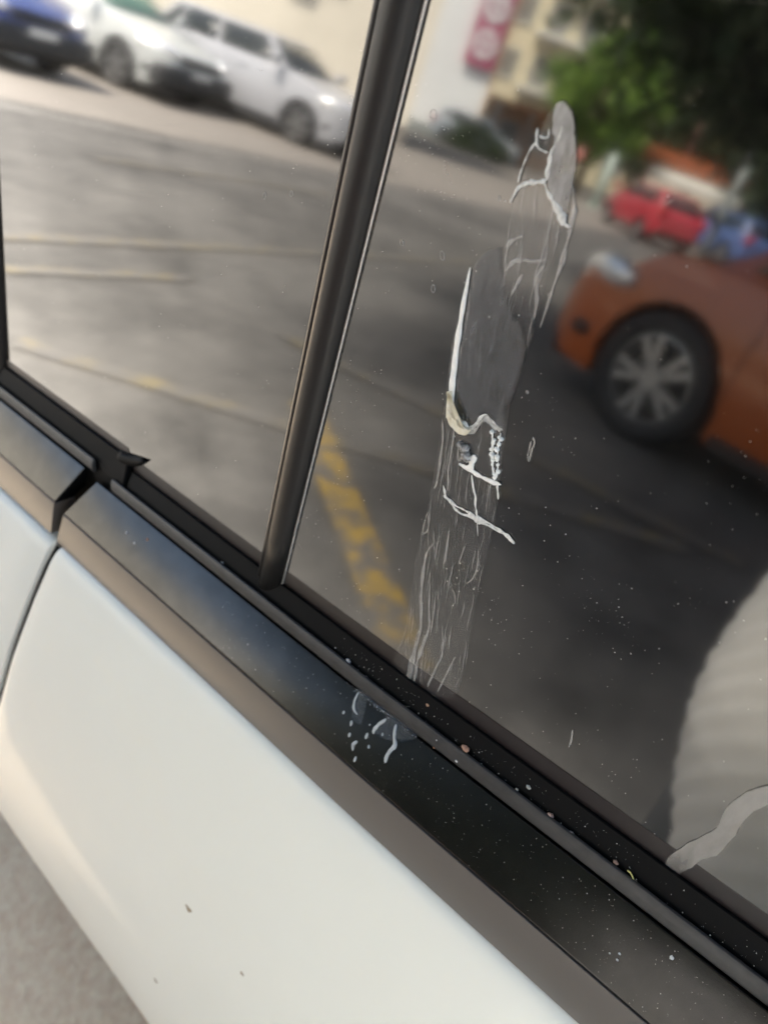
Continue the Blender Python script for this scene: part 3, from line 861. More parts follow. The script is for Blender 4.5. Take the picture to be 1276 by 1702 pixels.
# two poles and a round sign by the kiosk
def pole(name, x, y, h, r, mat, label, cat, extra=None):
    p = empty(name, (x, y, 0)); tag(p, label, cat)
    tube('shaft', [(0, 0, 0), (0, 0, h)], [r, r * .85], mat, p, 12); lathe('base_plate', [(0, .02), (r * 2.4, .02), (r * 2.4, 0)], mat, p, 14, 'z')
    if extra: extra(p)
    return p
def disc(p):
    lathe('disc', [(0, 1.75), (.26, 1.75), (.28, 1.73), (.26, 1.71), (0, 1.71)], pmat('red_sign_face', (.55, .05, .05), .4), p, 24, 'z').rotation_euler = (0, 0, 0)
def arm(p):
    tube('lamp_arm', [(0, 0, 2.5), (.1, 0, 2.75), (.45, 0, 2.85)], .035, M_grey, p); lathe('lamp_head', [(0, 2.78), (.14, 2.8), (.17, 2.86), (.05, 2.92), (0, 2.92)], M_lamp, p, 16, 'z')
pole('lamp_post', -4.85, -12.9, 2.6, .06, M_grey, 'slim grey lamp post right of the kiosk roof', 'lamp post', arm)
pole('bollard_post', -13.9, -25.9, 1.75, .16, pmat('pale_green_post', (.42, .5, .45), .6), 'thick pale green post left of the red car', 'post')
def rsign(p):
    o = lathe('sign_face', [(0, .03), (.2, .03), (.22, 0), (0, 0)], pmat('red_sign_face', (.45, .16, .14), .5), p, 24, 'y'); o.location = (0, .06, 1.35)
pole('road_sign', -14.9, -25.4, 1.6, .035, M_grey, 'small round red road sign beside the pale green post', 'sign', rsign)

# ================================================================== trees
def leaf_mat(name, c, c2):
    m = bpy.data.materials.new(name); m.use_nodes = True
    n, l = nodes_of(m); b = n['Principled BSDF']; b.inputs['Roughness'].default_value = .55
    tc = n.new('ShaderNodeTexCoord'); t = n.new('ShaderNodeTexNoise'); t.inputs['Scale'].default_value = 1.6; t.inputs['Detail'].default_value = 5
    l.new(tc.outputs['Object'], t.inputs['Vector'])
    r = n.new('ShaderNodeValToRGB'); r.color_ramp.elements[0].position = .35; r.color_ramp.elements[1].position = .68
    r.color_ramp.elements[0].color = (*c, 1); r.color_ramp.elements[1].color = (*c2, 1); l.new(t.outputs[0], r.inputs[0]); l.new(r.outputs[0], b.inputs['Base Color'])
    tl = n.new('ShaderNodeBsdfTranslucent'); l.new(r.outputs[0], tl.inputs['Color'])
    mx = n.new('ShaderNodeMixShader'); mx.inputs[0].default_value = .28
    l.new(b.outputs[0], mx.inputs[1]); l.new(tl.outputs[0], mx.inputs[2]); l.new(mx.outputs[0], n['Material Output'].inputs['Surface'])
    return m
M_leafd = leaf_mat('dark_leaves', (.018, .035, .010), (.05, .085, .022))
M_leafb = leaf_mat('bright_leaves', (.09, .18, .03), (.25, .38, .06))
M_bark = pmat('bark', (.11, .08, .055), .9, noise=(9, .35), bump=(25, .02))
def crown(name, center, radii, nclump, nleaf, leaf, mat, parent, spread=.55, cut=None):
    c = np.array(center); R_ = np.array(radii)
    d = RNG.normal(size=(nclump, 3)); d /= np.linalg.norm(d, axis=1)[:, None]
    cl = c + d * R_ * (RNG.uniform(.45, 1.0, nclump) ** .5)[:, None]
    if cut is not None: cl = cl[cut(cl)]
    p = cl[RNG.integers(0, len(cl), nleaf)] + RNG.normal(size=(nleaf, 3)) * spread * np.array([1, 1, .7])
    if cut is not None: p = p[cut(p)]
    k = len(p)
    a = RNG.normal(size=(k, 3)); a /= np.linalg.norm(a, axis=1)[:, None]
    b = RNG.normal(size=(k, 3)); b -= (b * a).sum(1)[:, None] * a; b /= np.linalg.norm(b, axis=1)[:, None]
    s = leaf * RNG.uniform(.6, 1.3, k)[:, None]
    V = np.concatenate([p - a * s, p + b * s * .45, p + a * s, p - b * s * .45], 1).reshape(-1, 3)
    me = bpy.data.meshes.new(name); me.vertices.add(4 * k); me.vertices.foreach_set('co', V.ravel())
    me.loops.add(4 * k); me.loops.foreach_set('vertex_index', np.arange(4 * k, dtype=np.int32))
    me.polygons.add(k); me.polygons.foreach_set('loop_start', np.arange(0, 4 * k, 4, dtype=np.int32)); me.polygons.foreach_set('loop_total', np.full(k, 4, dtype=np.int32))
    me.update(); me.validate(); me.materials.append(mat)
    return link(bpy.data.objects.new(name, me), parent)
def tree(name, loc, h, trunk_r, center, radii, label, mat, nclump=60, nleaf=14000, leaf=.12, spread=.5, cut=None):
    t = empty(name, loc); tag(t, label, 'tree')
    tp = [(0, 0, 0), (.05, .02, h * .35), (center[0] * .3, center[1] * .3, h * .62), (center[0] * .7, center[1] * .7, center[2])]
    tube('trunk', tp, [trunk_r * 1.3, trunk_r, trunk_r * .75, trunk_r * .35], M_bark, t, 12)
    for k in range(7):
        a = 2 * math.pi * k / 7 + .3; q = Vector(tp[2]); e_ = Vector(center) + Vector((math.cos(a) * radii[0] * .65, math.sin(a) * radii[1] * .65, random.uniform(-.2, .4) * radii[2]))
        tube('limb', [q, q.lerp(e_, .5) + Vector((0, 0, .3)), e_], [trunk_r * .5, trunk_r * .3, trunk_r * .1], M_bark, t, 7)
    crown('crown', center, radii, nclump, nleaf, leaf, mat, t, spread, cut)
    return t
shade = tree('shade_tree', (3.4, -6.2, 0), 5.0, .24, (-3.6, 2.2, 4.9), (3.5, 6.0, 2.2), 'big dark leafy tree overhanging the orange car', M_leafd, 150, 36000, .13, .5)
crown('drooping_crown', (-6.1, -1.9, 4.0), (2.6, 2.6, 1.9), 70, 20000, .12, M_leafd, shade, .42)
tree('round_tree', (-16.4, -28.6, 0), 4.2, .16, (0, .2, 3.5), (2.1, 2.1, 2.05), 'small bright green round tree before the dark trees', M_leafb, 46, 15000, .12, .30)
for k, (x, y, hh, r) in enumerate(((-19.5, -42.5, 11.0, 5.0), (-9.0, -34.0, 9.5, 4.6), (-13.5, -44.0, 12, 5.6), (-5.5, -29.0, 9.0, 4.4))):
    tree('background_tree', (x, y, 0), hh * .6, .3, (.3, .2, hh * .55), (r, r, hh * .46), ['dark tree behind the left end of the kiosk', 'dark tree at the right end of the kiosk', 'tallest dark tree, far behind the kiosk', 'dark tree farthest right behind the lamp post'][k], M_leafd, 110, 16000, .26, .7)
hd = empty('hedge', (-22.6, -29.8, 0)); tag(hd, 'low clipped hedge at the foot of the white wall', 'hedge')
crown('foliage', (0, 0, .5), (1.6, 1.1, .5), 50, 5000, .09, M_leafd, hd, .2); tube('stem', [(0, 0, 0), (0, 0, .5)], [.05, .03], M_bark, hd, 6)

# ================================================================== the person taking the picture (seen mirrored at the right edge)
M_skin = pmat('skin', (.50, .30, .21), .55, noise=(30, .06))
M_shirt = pmat('white_ribbed_knit', (.90, .87, .81), .85, noise=(60, .03), bump=(900, .0006))
M_trous = pmat('grey_trousers', (.11, .115, .12), .85, bump=(500, .0006))
M_hair = pmat('dark_hair', (.02, .016, .013), .6)
M_shoe = pmat('white_trainer', (.6, .6, .58), .6)
M_phone = pmat('phone_case', (.015, .015, .017), .35)
PX, PY = .15, -.47
person = empty('person', (PX, PY, 0))
tag(person, 'person in white ribbed shirt and grey trousers, taking the photo, mirrored at right edge', 'person')
PL = Vector((PX, PY, 0))
phone_c = CAM + BACK * .013 + RIGHT * .012 - UPC * .050     # phone body lies just behind the lens
hl_ = phone_c - RIGHT * .045 - UPC * .02; hr_ = phone_c + RIGHT * .045 - UPC * .02
VS = []; ES = []; RS = []
def jv(p, r, parent=None):
    VS.append(Vector(p) - PL); RS.append(r); i = len(VS) - 1
    if parent is not None: ES.append((parent, i))
    return i
pel = jv((PX, PY, .93), (.14, .10))
sp = jv((PX, PY, 1.08), (.125, .09), pel); ch = jv((PX, PY + .0, 1.26), (.15, .10), sp); nb = jv((PX, PY + .01, 1.41), (.06, .06), ch)
nk = jv((PX, PY + .03, 1.47), (.05, .05), nb); h1 = jv((PX, PY + .06, 1.53), (.062, .07), nk); h2 = jv((PX, PY + .06, 1.59), (.075, .088), h1); h3 = jv((PX, PY + .05, 1.65), (.07, .085), h2); jv((PX, PY + .04, 1.69), (.035, .04), h3)
jv((PX, PY + .165, 1.575), .012, h2)          # nose
for s, hand, elb in ((-1, Vector((PX - .03, PY - .19, .98)), Vector((PX - .19, PY - .17, 1.09))), (1, hr_, Vector((PX + .24, PY + .12, 1.10)))):
    hipj = jv((PX + s * .09, PY, .88), (.085, .085), pel); kn = jv((PX + s * .10, PY + .03, .49), (.055, .055), hipj); an = jv((PX + s * .105, PY - .01, .09), (.036, .036), kn); jv((PX + s * .12, PY + .15, .04), (.035, .028), an)
    sh = jv((PX + s * .175, PY, 1.365), (.058, .058), ch); el = jv(elb, (.042, .042), sh); fo_ = jv(elb.lerp(hand, .6), (.036, .036), el)
    wr_ = jv(elb.lerp(hand, .84), (.027, .024), fo_); pm = jv(elb.lerp(hand, .97), (.03, .02), wr_)
    pc = elb.lerp(hand, .97)
    AR, AU, AB = (RIGHT, UPC, BACK) if s > 0 else (Vector((-1, 0, 0)), Vector((0, 0, 1)), Vector((0, -1, 0)))
    for k in range(4):                          # right fingers curl round the edge of the phone, left ones hang loosely curled behind the back
        base = hand + AU * (.030 - .018 * k) + AR * s * .006 + AB * .010
        L_ = (.95, 1.05, 1.0, .8)[k]
        a = jv(pc.lerp(base, .6), .010, pm); b = jv(base, .0085, a); c_ = jv(base - AB * .018 * L_ - AR * s * .012, .008, b); jv(base - AB * .012 * L_ - AR * s * .028 * L_, .0065, c_)
    t1 = jv(pc + AU * .022 + AB * .015, .0105, pm); t2 = jv(hand + AU * .034 + AB * .017 - AR * s * .004, .0095, t1); jv(hand + AU * .050 + AB * .014 - AR * s * .020, .008, t2)
me = bpy.data.meshes.new('body'); me.from_pydata([tuple(v) for v in VS], ES, []); me.materials.append(M_skin)
body = link(bpy.data.objects.new('body', me), person)
body.modifiers.new('skin', 'SKIN')
sv = me.skin_vertices[0].data
for i, r in enumerate(RS):
    sv[i].radius = r if isinstance(r, tuple) else (r, r); sv[i].use_root = (i == 0)
body.modifiers['skin'].use_smooth_shade = True
sub = body.modifiers.new('sub', 'SUBSURF'); sub.levels = 1; sub.render_levels = 1
for s in (-1, 1):
    bm = bmesh.new(); bmesh.ops.create_uvsphere(bm, u_segments=12, v_segments=8, radius=.012)
    o = bm_obj('eye', bm, pmat('eye_white', (.8, .8, .78), .2), person, True); o.location = (s * .03, .138, 1.595)
    bm = bmesh.new(); bmesh.ops.create_uvsphere(bm, u_segments=12, v_segments=8, radius=1)
    for v in bm.verts: v.co = Vector((v.co.x * .012, v.co.y * .02, v.co.z * .032))
    o = bm_obj('ear', bm, M_skin, person, True); o.location = (s * .078, .045, 1.58)
    V, F = tube_data([(s * .105, -.04, .05), (s * .108, .05, .055), (s * .118, .13, .045), (s * .122, .185, .035)], [.045, .05, .045, .022], 12)
    o = mesh_obj('shoe', [(v.x, v.y, max(.004, v.z)) for v in V], F, M_shoe, person, True)
bm = bmesh.new(); bmesh.ops.create_uvsphere(bm, u_segments=12, v_segments=6, radius=1)
for v in bm.verts: v.co = Vector((v.co.x * .026, v.co.y * .008 + .135, 1.535 + v.co.z * .006))
bm_obj('mouth', bm, pmat('lips', (.42, .16, .13), .5), person, True)
bm = bmesh.new(); bmesh.ops.create_uvsphere(bm, u_segments=24, v_segments=16, radius=1)
for v in bm.verts:
    j = 1 + .04 * math.sin(v.co.x * 23 + v.co.y * 17)
    v.co = Vector((v.co.x * .088 * j, .035 + v.co.y * .105 * j, 1.64 + v.co.z * .078))
    if v.co.y > .1: v.co.z = max(v.co.z, 1.635)
bm_obj('hair', bm, M_hair, person, True)
# loose ribbed shirt: dense loft, ribs are real folds running diagonally
zs = [.53, .57, .66, .74, .80, .86, .92, .98, 1.04, 1.10, 1.16, 1.22, 1.28, 1.33, 1.37, 1.40, 1.425, 1.44]
hwz = [.150, .165, .200, .226, .234, .234, .230, .226, .224, .224, .224, .222, .216, .205, .180, .135, .085, .066]
dz_ = [.175, .178, .182, .180, .176, .170, .164, .157, .148, .142, .142, .140, .135, .125, .112, .095, .075, .064]
V = []; F = []; nr, nc = 150, 120
for i in range(nr + 1):
    z = zs[0] + (zs[-1] - zs[0]) * i / nr
    a_, b_ = float(np.interp(z, zs, hwz)), float(np.interp(z, zs, dz_))
    for j in range(nc):
        t = 2 * math.pi * j / nc
        ph = (z * 1.0 + .21 * t) / .021
        k = 1 + .013 * max(-.6, math.sin(ph * 2 * math.pi * .5)) + .006 * math.sin(3 * t + 5 * z) + .004 * math.sin(7 * t - 9 * z)
        V.append((a_ * math.cos(t) * k, b_ * math.sin(t) * k, z))
for i in range(nr):
    for j in range(nc):
        F.append((i * nc + j, i * nc + (j + 1) % nc, (i + 1) * nc + (j + 1) % nc, (i + 1) * nc + j))
sh_ = mesh_obj('shirt', V, F, M_shirt, person, True)
so = sh_.modifiers.new('thickness', 'SOLIDIFY'); so.thickness = .003
for s, elb in ((-1, Vector((-.19, -.17, 1.09))), (1, Vector((.24, .12, 1.10)))):
    tube('sleeve', [(s * .12, 0, 1.37), (s * .175, .005, 1.35), Vector((s * .175, .0, 1.36)).lerp(elb, .35), Vector((s * .175, .0, 1.36)).lerp(elb, .72)], [.075, .080, .074, .072], M_shirt, person, 16)
V = []; F = []
zs2 = [.10, .3, .5, .7, .84]
for s in (-1, 1):
    b0 = len(V)
    for z in zs2:
        cxl = s * np.interp(z, [.1, .5, .84], [.108, .10, .095]); r = np.interp(z, zs2, [.062, .072, .085, .098, .105]); cyl = np.interp(z, [.1, .5, .84], [-.005, .03, .005])
        for j in range(18):
            t = 2 * math.pi * j / 18; k = 1 + .05 * math.sin(4 * t + 14 * z)
            V.append((cxl + r * k * math.cos(t), cyl + r * k * math.sin(t), z))
    for i in range(len(zs2) - 1):
        for j in range(18): F.append((b0 + i * 18 + j, b0 + i * 18 + (j + 1) % 18, b0 + (i + 1) * 18 + (j + 1) % 18, b0 + (i + 1) * 18 + j))
b0 = len(V)
for z, a_, b_ in ((.78, .195, .11), (.88, .185, .125), (1.0, .165, .115)):
    for j in range(18):
        t = 2 * math.pi * j / 18; V.append((a_ * math.cos(t), b_ * math.sin(t), z))
for i in range(2):
    for j in range(18): F.append((b0 + i * 18 + j, b0 + i * 18 + (j + 1) % 18, b0 + (i + 1) * 18 + (j + 1) % 18, b0 + (i + 1) * 18 + j))
F.append(tuple(range(b0, b0 + 18)))
mesh_obj('trousers', V, F, M_trous, person, True)
# the phone in the right hand, just behind the lens
bm = bmesh.new(); bm_box(bm, (-.036, -.0735, -.004), (.036, .0735, .004), .003, 3)
ph = bm_obj('phone', bm, M_phone, None, True)
ph.matrix_world = Matrix(((RIGHT.x, UPC.x, BACK.x, phone_c.x), (RIGHT.y, UPC.y, BACK.y, phone_c.y), (RIGHT.z, UPC.z, BACK.z, phone_c.z), (0, 0, 0, 1)))
tag(ph, 'dark phone held by the photographer in front of the white shirt', 'phone')
bm = bmesh.new(); bm_box(bm, (-.033, -.0705, .0041), (.033, .0705, .0046))
bm_obj('screen', bm, pmat('phone_screen', (.03, .03, .035), .1), ph)

# ================================================================== dried dropping, drips, dust and grit on the car
FILM = [(27.7,291.4),(24.4,289.7),(22.0,285.9),(20.5,280.4),(18.1,274.6),(16.4,268.1),(14.7,261.3),(13.3,254.7),(13.1,247.4),(12.7,241.8),(8.8,240.9),(4.8,238.0),(1.0,233.6),(-1.8,225.1),(-3.9,214.9),(-5.8,201.9),(-6.5,188.6),(-6.7,174.8),(-6.5,163.4),(-7.1,151.3),(-7.6,138.6),(-9.2,121.6),(-10.9,103.4),(-13.4,83.8),(-14.5,63.7),(-15.4,46.8),(-17.0,28.5),(-21.3,11.9),(-22.4,-2.1),(-13.7,-6.0),(0.1,-1.3),(16.3,6.9),(23.6,18.7),(25.7,41.9),(25.8,66.1),(26.2,88.9),(27.0,107.0),(28.1,124.3),(28.6,140.2),(27.0,160.2),(24.6,173.2),(26.1,181.8),(28.0,190.4),(29.4,200.9),(30.7,211.0),(32.0,222.9),(33.3,236.4),(35.0,247.2),(36.6,255.5),(36.7,263.2),(36.8,268.8),(36.5,274.2),(34.9,281.0),(32.7,286.8),(30.1,290.3)]
TIP = [(27.7,291.2),(25.3,289.8),(24.5,286.2),(25.1,282.3),(26.5,278.9),(26.4,274.0),(26.3,269.7),(26.6,266.0),(28.3,262.5),(31.0,259.2),(34.7,255.4),(36.3,256.4),(36.5,263.1),(36.6,268.7),(36.3,274.1),(34.7,281.0),(32.5,286.7),(29.9,290.2)]
LOBE = [(12.5,241.6),(8.8,240.7),(4.9,237.8),(1.3,233.4),(0.5,225.6),(0.4,216.2),(-0.1,203.7),(-0.4,190.7),(-0.0,181.4),(3.3,174.1),(9.0,170.2),(12.5,172.4),(15.5,176.7),(20.1,174.7),(24.5,174.2),(26.0,182.3),(28.0,190.4),(28.9,200.3),(29.4,209.4),(25.8,216.5),(20.8,219.7),(17.0,225.5),(14.4,233.8)]
SMEAR = [(167.0,85.6),(163.7,79.8),(160.0,73.0),(156.7,64.8),(154.9,55.3),(154.9,43.3),(151.4,33.3),(147.6,23.8),(144.1,11.8),(143.1,0.1),(147.4,-0.5),(150.4,4.6),(153.3,13.6),(155.1,21.4),(159.3,28.9),(161.2,39.1),(162.1,50.3),(163.0,60.2),(166.8,70.6),(170.0,77.1)]
RIDGES = [[(-0.7,231.5,1.5),(-1.3,224.0,5),(-2.1,213.0,7),(-2.7,200.3,9),(-2.8,187.2,9.5),(-2.6,179.1,10),(-1.5,171.1,12),(1.0,167.3,17),(4.8,165.7,20),(8.4,166.0,15)],[(7.2,164.9,9),(11.1,168.8,10),(13.6,173.2,9),(16.0,175.5,8),(19.7,173.9,10),(22.6,172.6,9),(25.1,172.3,5)],[(25.9,148.6,6),(27.1,145.0,4),(28.3,140.4,2)],[(5.8,147.5,5),(9.1,147.8,8),(12.5,147.8,9),(17.8,146.9,8),(24.2,147.2,7),(28.5,147.8,3)],[(13.6,155.2,11),(12.8,152.1,12),(12.3,148.6,10)],[(13.1,145.6,2),(15.0,139.8,3.5),(16.6,135.9,4.5),(17.6,131.6,4),(18.8,126.5,3.5)],[(19.5,124.2,3),(21.0,117.1,1.5)],[(-0.6,128.4,4),(3.8,127.3,6),(7.5,126.5,4),(10.9,126.7,3.5),(15.1,126.5,6),(19.3,125.4,10),(23.8,126.5,4),(29.1,126.4,4),(33.7,125.7,6),(37.1,124.6,6),(39.9,123.3,3)],[(3.9,127.0,4),(7.0,124.7,4),(10.6,123.9,3.5),(15.3,125.0,5),(19.4,124.8,7),(25.3,125.4,4),(29.9,125.2,4),(33.8,125.4,4)],[(28.9,284.5,1.5),(28.5,281.5,3),(27.4,278.1,4),(26.2,275.1,5),(26.1,271.0,7),(26.3,267.7,6),(25.5,266.8,6),(22.5,265.9,7),(19.5,265.0,7),(16.3,263.4,6),(14.5,260.7,4),(13.1,257.3,2)],[(15.1,264.4,3),(15.8,268.5,2.5),(17.0,272.5,2.5),(18.4,275.7,3),(20.1,277.8,4)],[(19.7,282.1,2),(19.8,279.2,4),(20.3,277.1,4),(22.0,275.9,3),(24.9,275.4,3)],[(20.7,279.9,2),(22.6,279.4,4),(24.2,280.0,3),(24.1,282.3,2)],[(25.6,266.4,2),(27.0,264.2,4),(29.4,261.8,9),(32.4,259.1,15),(34.9,256.7,13),(34.9,254.3,4)],[(33.7,256.4,3),(36.2,255.0,5),(38.4,254.5,2)],[(-1.2,133.3,3),(-0.1,130.6,5),(0.9,127.9,6)]]
STREAKS = [[(-2.8,100.0,2),(-5.9,93.6,3),(-7.2,85.4,4),(-7.7,75.7,5),(-6.4,60.8,4),(-4.9,43.3,5),(-6.7,29.1,6),(-8.6,14.3,7),(-9.4,-3.6,6)],[(-2.3,77.0,2),(-1.5,63.9,2.5),(0.3,48.9,3),(-1.1,39.5,4),(-3.6,28.3,5),(-4.9,17.0,5),(-5.2,3.0,4)],[(4.9,111.8,2),(5.0,103.2,3),(5.0,97.2,4),(3.9,91.5,2)],[(1.7,69.9,1.5),(2.1,60.2,2.5),(1.8,49.9,2),(1.7,43.6,1.5)],[(7.8,56.0,1),(10.2,43.3,2),(10.2,33.9,2.5),(7.5,23.2,3),(3.9,7.7,4)],[(18.9,41.0,1.5),(16.8,33.2,2),(14.2,22.5,2.5),(11.0,8.7,3)],[(22.2,111.7,1),(23.1,101.3,1.5),(22.1,94.3,2),(18.8,88.0,1.5)],[(15.0,108.5,1.5),(13.8,102.2,1.5),(12.6,95.8,1)],[(11.1,80.3,1.5),(13.4,77.2,2),(13.7,72.1,1)],[(-5.9,163.7,1.5),(-4.5,155.4,2),(-4.7,146.2,2.5),(-5.1,133.4,2),(-6.4,128.9,1)],[(1.1,166.5,1.5),(0.8,154.6,2),(0.4,142.3,2.5),(1.5,131.7,2)],[(4.5,159.2,3),(4.5,151.8,5),(6.8,149.8,4)],[(-8.4,115.2,1.5),(-10.2,104.5,2),(-9.2,102.5,2),(-7.0,106.2,2),(-7.9,113.7,1.5)],[(39.0,174.8,2),(40.2,172.9,2),(39.7,168.6,2),(39.4,164.0,2),(38.3,166.6,1.5),(38.8,173.1,1.5)],[(20.3,247.9,2),(15.7,244.4,4),(14.3,242.0,3)],[(15.5,234.0,1.5),(17.5,237.8,3),(21.9,239.5,4),(26.9,240.3,4),(31.1,242.1,2)],[(30.8,240.0,3),(29.0,236.4,4),(29.1,232.1,3),(30.4,226.9,3),(30.5,220.2,2)],[(22.8,234.8,3),(20.6,229.8,2.5),(19.1,226.0,2)],[(34.2,270.2,2),(37.8,263.4,3),(38.4,257.8,4),(38.3,249.9,4),(37.2,239.5,3),(35.1,228.2,3),(33.6,217.7,2)],[(86.8,44.2,1.5),(87.5,38.2,2),(87.3,32.1,1)]]
BEADS = [(20.6,168.2,8),(24.1,169.6,6),(21.0,166.1,8),(24.2,167.2,7),(21.1,163.9,8),(24.3,164.7,7),(21.4,161.8,8),(24.4,162.5,7.5),(22.1,159.8,8),(24.5,160.0,7),(22.2,157.2,7.5),(24.9,157.8,7),(22.9,155.2,7),(25.3,155.7,6),(23.5,153.1,7),(25.4,153.4,6),(24.2,151.1,6.5),(25.8,150.9,6),(24.9,149.0,6)]
RINGS = [(9.0,81.3,8),(1.9,71.5,5),(-10.6,101.1,4),(32.8,191.7,3),(8.0,257.7,4),(6.7,-1.7,4),(-123.3,234.1,8),(-104.1,238.5,7),(-25.7,280.2,9),(-36.5,232.4,6),(-15.1,232.2,8),(-18.1,218.4,7)]
PELLET = [(7.8,156.5,14),(9.3,153.3,16),(5.1,157.1,9)]
WORMS = [[(-3.6,1.2,6),(-1.3,7.0,9),(1.7,11.0,10),(0.7,15.2,10),(0.7,19.4,10),(1.6,22.2,6)],[(-10.3,2.2,5),(-12.7,7.2,8),(-13.9,11.1,8),(-13.1,13.7,6)],[(-33.6,-0.0,4),(-33.2,5.7,6),(-31.2,9.5,6),(-27.5,10.7,4)],[(-19.6,22.8,5),(-20.9,26.0,9),(-19.4,28.9,5)],[(-15.8,30.0,4),(-15.5,33.3,8)],[(-28.8,15.5,5),(-28.1,18.6,8)],[(-26.1,21.7,6),(-25.9,24.3,6)],[(-36.2,14.0,6),(-35.8,16.1,6)],[(-16.4,15.2,6),(-16.0,18.8,7)],[(-12.3,20.2,5),(-11.5,22.0,6)],[(-8.3,9.7,4),(-7.7,11.3,5)],[(-17.8,10.2,3),(-17.6,11.2,5)]]
TSMEAR = [(-35.3,-4.9),(-35.0,6.8),(-29.1,14.9),(-21.9,14.1),(-5.4,12.0),(7.9,4.6),(9.7,-3.0),(-4.7,-6.9),(-17.6,-7.0)]
TDROPS = [(-264.4,15.8,8),(-252.0,18.1,9),(-242.0,10.0,9),(163.2,7.6,9),(145.4,21.2,5),(145.8,24.1,5),(141.8,24.0,4)]
GRAINS = [(8.4,3.7,-0.4,8),(71.5,8.4,-6.1,6),(75.8,5.6,-2.7,9),(91.2,8.6,-6.3,11),(103.4,9.1,-6.9,10),(126.1,8.0,-5.6,9),(38.6,7.8,-5.3,16),(-47.9,8.1,-5.8,12),(-168.5,6.7,-4.0,12),(106.1,9.5,-7.4,7),(137.3,9.0,-6.8,5)]
LIPG = [(21.9,-15.9,7),(37.2,-12.7,11),(22.8,-9.3,5),(-55.1,2.2,4)]
CHIPS = [(-0.1242,-0.2655,0.0945,11),(-0.1555,-0.3893,0.1199,8),(-0.0597,-0.2666,0.0948,6)]
MM = .001
def gpt(u, b, a): return P(u * MM, a * MM, b * MM - belt(u * MM))
TA0 = (.0137, -.0168); TLEN = .0375
TT = Vector((.0228, -.0298)).normalized(); TNn = Vector((-TT.y, TT.x)); TNn = TNn if TNn.x > 0 else -TNn
def tpt(u, v, h):            # on the sloping face of the dark trim: v mm down the face, h mm above it
    a = TA0[0] + TT.x * v * MM + TNn.x * h * MM; b = TA0[1] + TT.y * v * MM + TNn.y * h * MM
    return P(u * MM, a, b)
N_trim = (N * TNn.x + Wv * TNn.y).normalized()
def smooth_line(pts, n=4):
    out = []
    for i in range(len(pts) - 1):
        p0 = pts[max(i - 1, 0)]; p1 = pts[i]; p2 = pts[i + 1]; p3 = pts[min(i + 2, len(pts) - 1)]
        for k in range(n):
            t = k / n
            out.append(tuple(.5 * (2 * b + (c - a) * t + (2 * a - 5 * b + 4 * c - d) * t * t + (-a + 3 * b - 3 * c + d) * t ** 3) for a, b, c, d in zip(p0, p1, p2, p3)))
    out.append(pts[-1])
    return out
def film(name, pts, a0, a1, mat, parent, loc, fn=gpt, feather=2.0, ends=None):
    """thin sheet with its outline at fade 0 and, a little inside, fade 1 (the film thins out at its border)"""
    pts = [p[:2] for p in smooth_line(list(pts) + [pts[0]], 3)[:-1]]; n = len(pts)
    area = sum(pts[i][0] * pts[(i + 1) % n][1] - pts[(i + 1) % n][0] * pts[i][1] for i in range(n))
    if area < 0: pts = pts[::-1]
    pts = [(p[0] + random.gauss(0, .18), p[1] + random.gauss(0, .18)) for p in pts]
    def inset(d):
        out = []
        for i in range(n):
            p0, p1, p2 = pts[i - 2], pts[i], pts[(i + 2) % n]
            t = Vector((p2[0] - p0[0], p2[1] - p0[1])); t = t.normalized() if t.length > 1e-9 else Vector((1, 0))
            dd = d * (.6 + .4 * math.sin(i * 1.7) * random.random() + .3 * random.random())
            out.append((p1[0] - t.y * dd, p1[1] + t.x * dd))
        return out
    rings = [(pts, .0), (inset(feather * .35), .55), (inset(feather), 1.0)]
    bm = bmesh.new(); lay = bm.verts.layers.float.new('fade'); R_ = []
    for ring, f in rings:
        vs = []
        for p in ring:
            v = bm.verts.new(fn(p[0], p[1], a1) - loc); v[lay] = f * (ends(p) if ends else 1.0); vs.append(v)
        R_.append(vs)
    for r in range(2):
        for i in range(n):
            bm.faces.new((R_[r][i], R_[r][(i + 1) % n], R_[r + 1][(i + 1) % n], R_[r + 1][i]))
    f = bm.faces.new(R_[2])
    bmesh.ops.triangulate(bm, faces=[f])
    bot = [bm.verts.new(fn(p[0], p[1], a0) - loc) for p in pts]
    for i in range(n): bm.faces.new((R_[0][i], bot[i], bot[(i + 1) % n], R_[0][(i + 1) % n]))
    me = bpy.data.meshes.new(name); bm.to_mesh(me); bm.free(); me.materials.append(mat)
    return link(bpy.data.objects.new(name, me), parent)
def wander(n, amp):
    r = [random.gauss(0, 1) for _ in range(n + 4)]
    return [amp * (r[i] * .25 + r[i + 1] * .5 + r[i + 2] * .7 + r[i + 3] * .5 + r[i + 4] * .25) for i in range(n)]
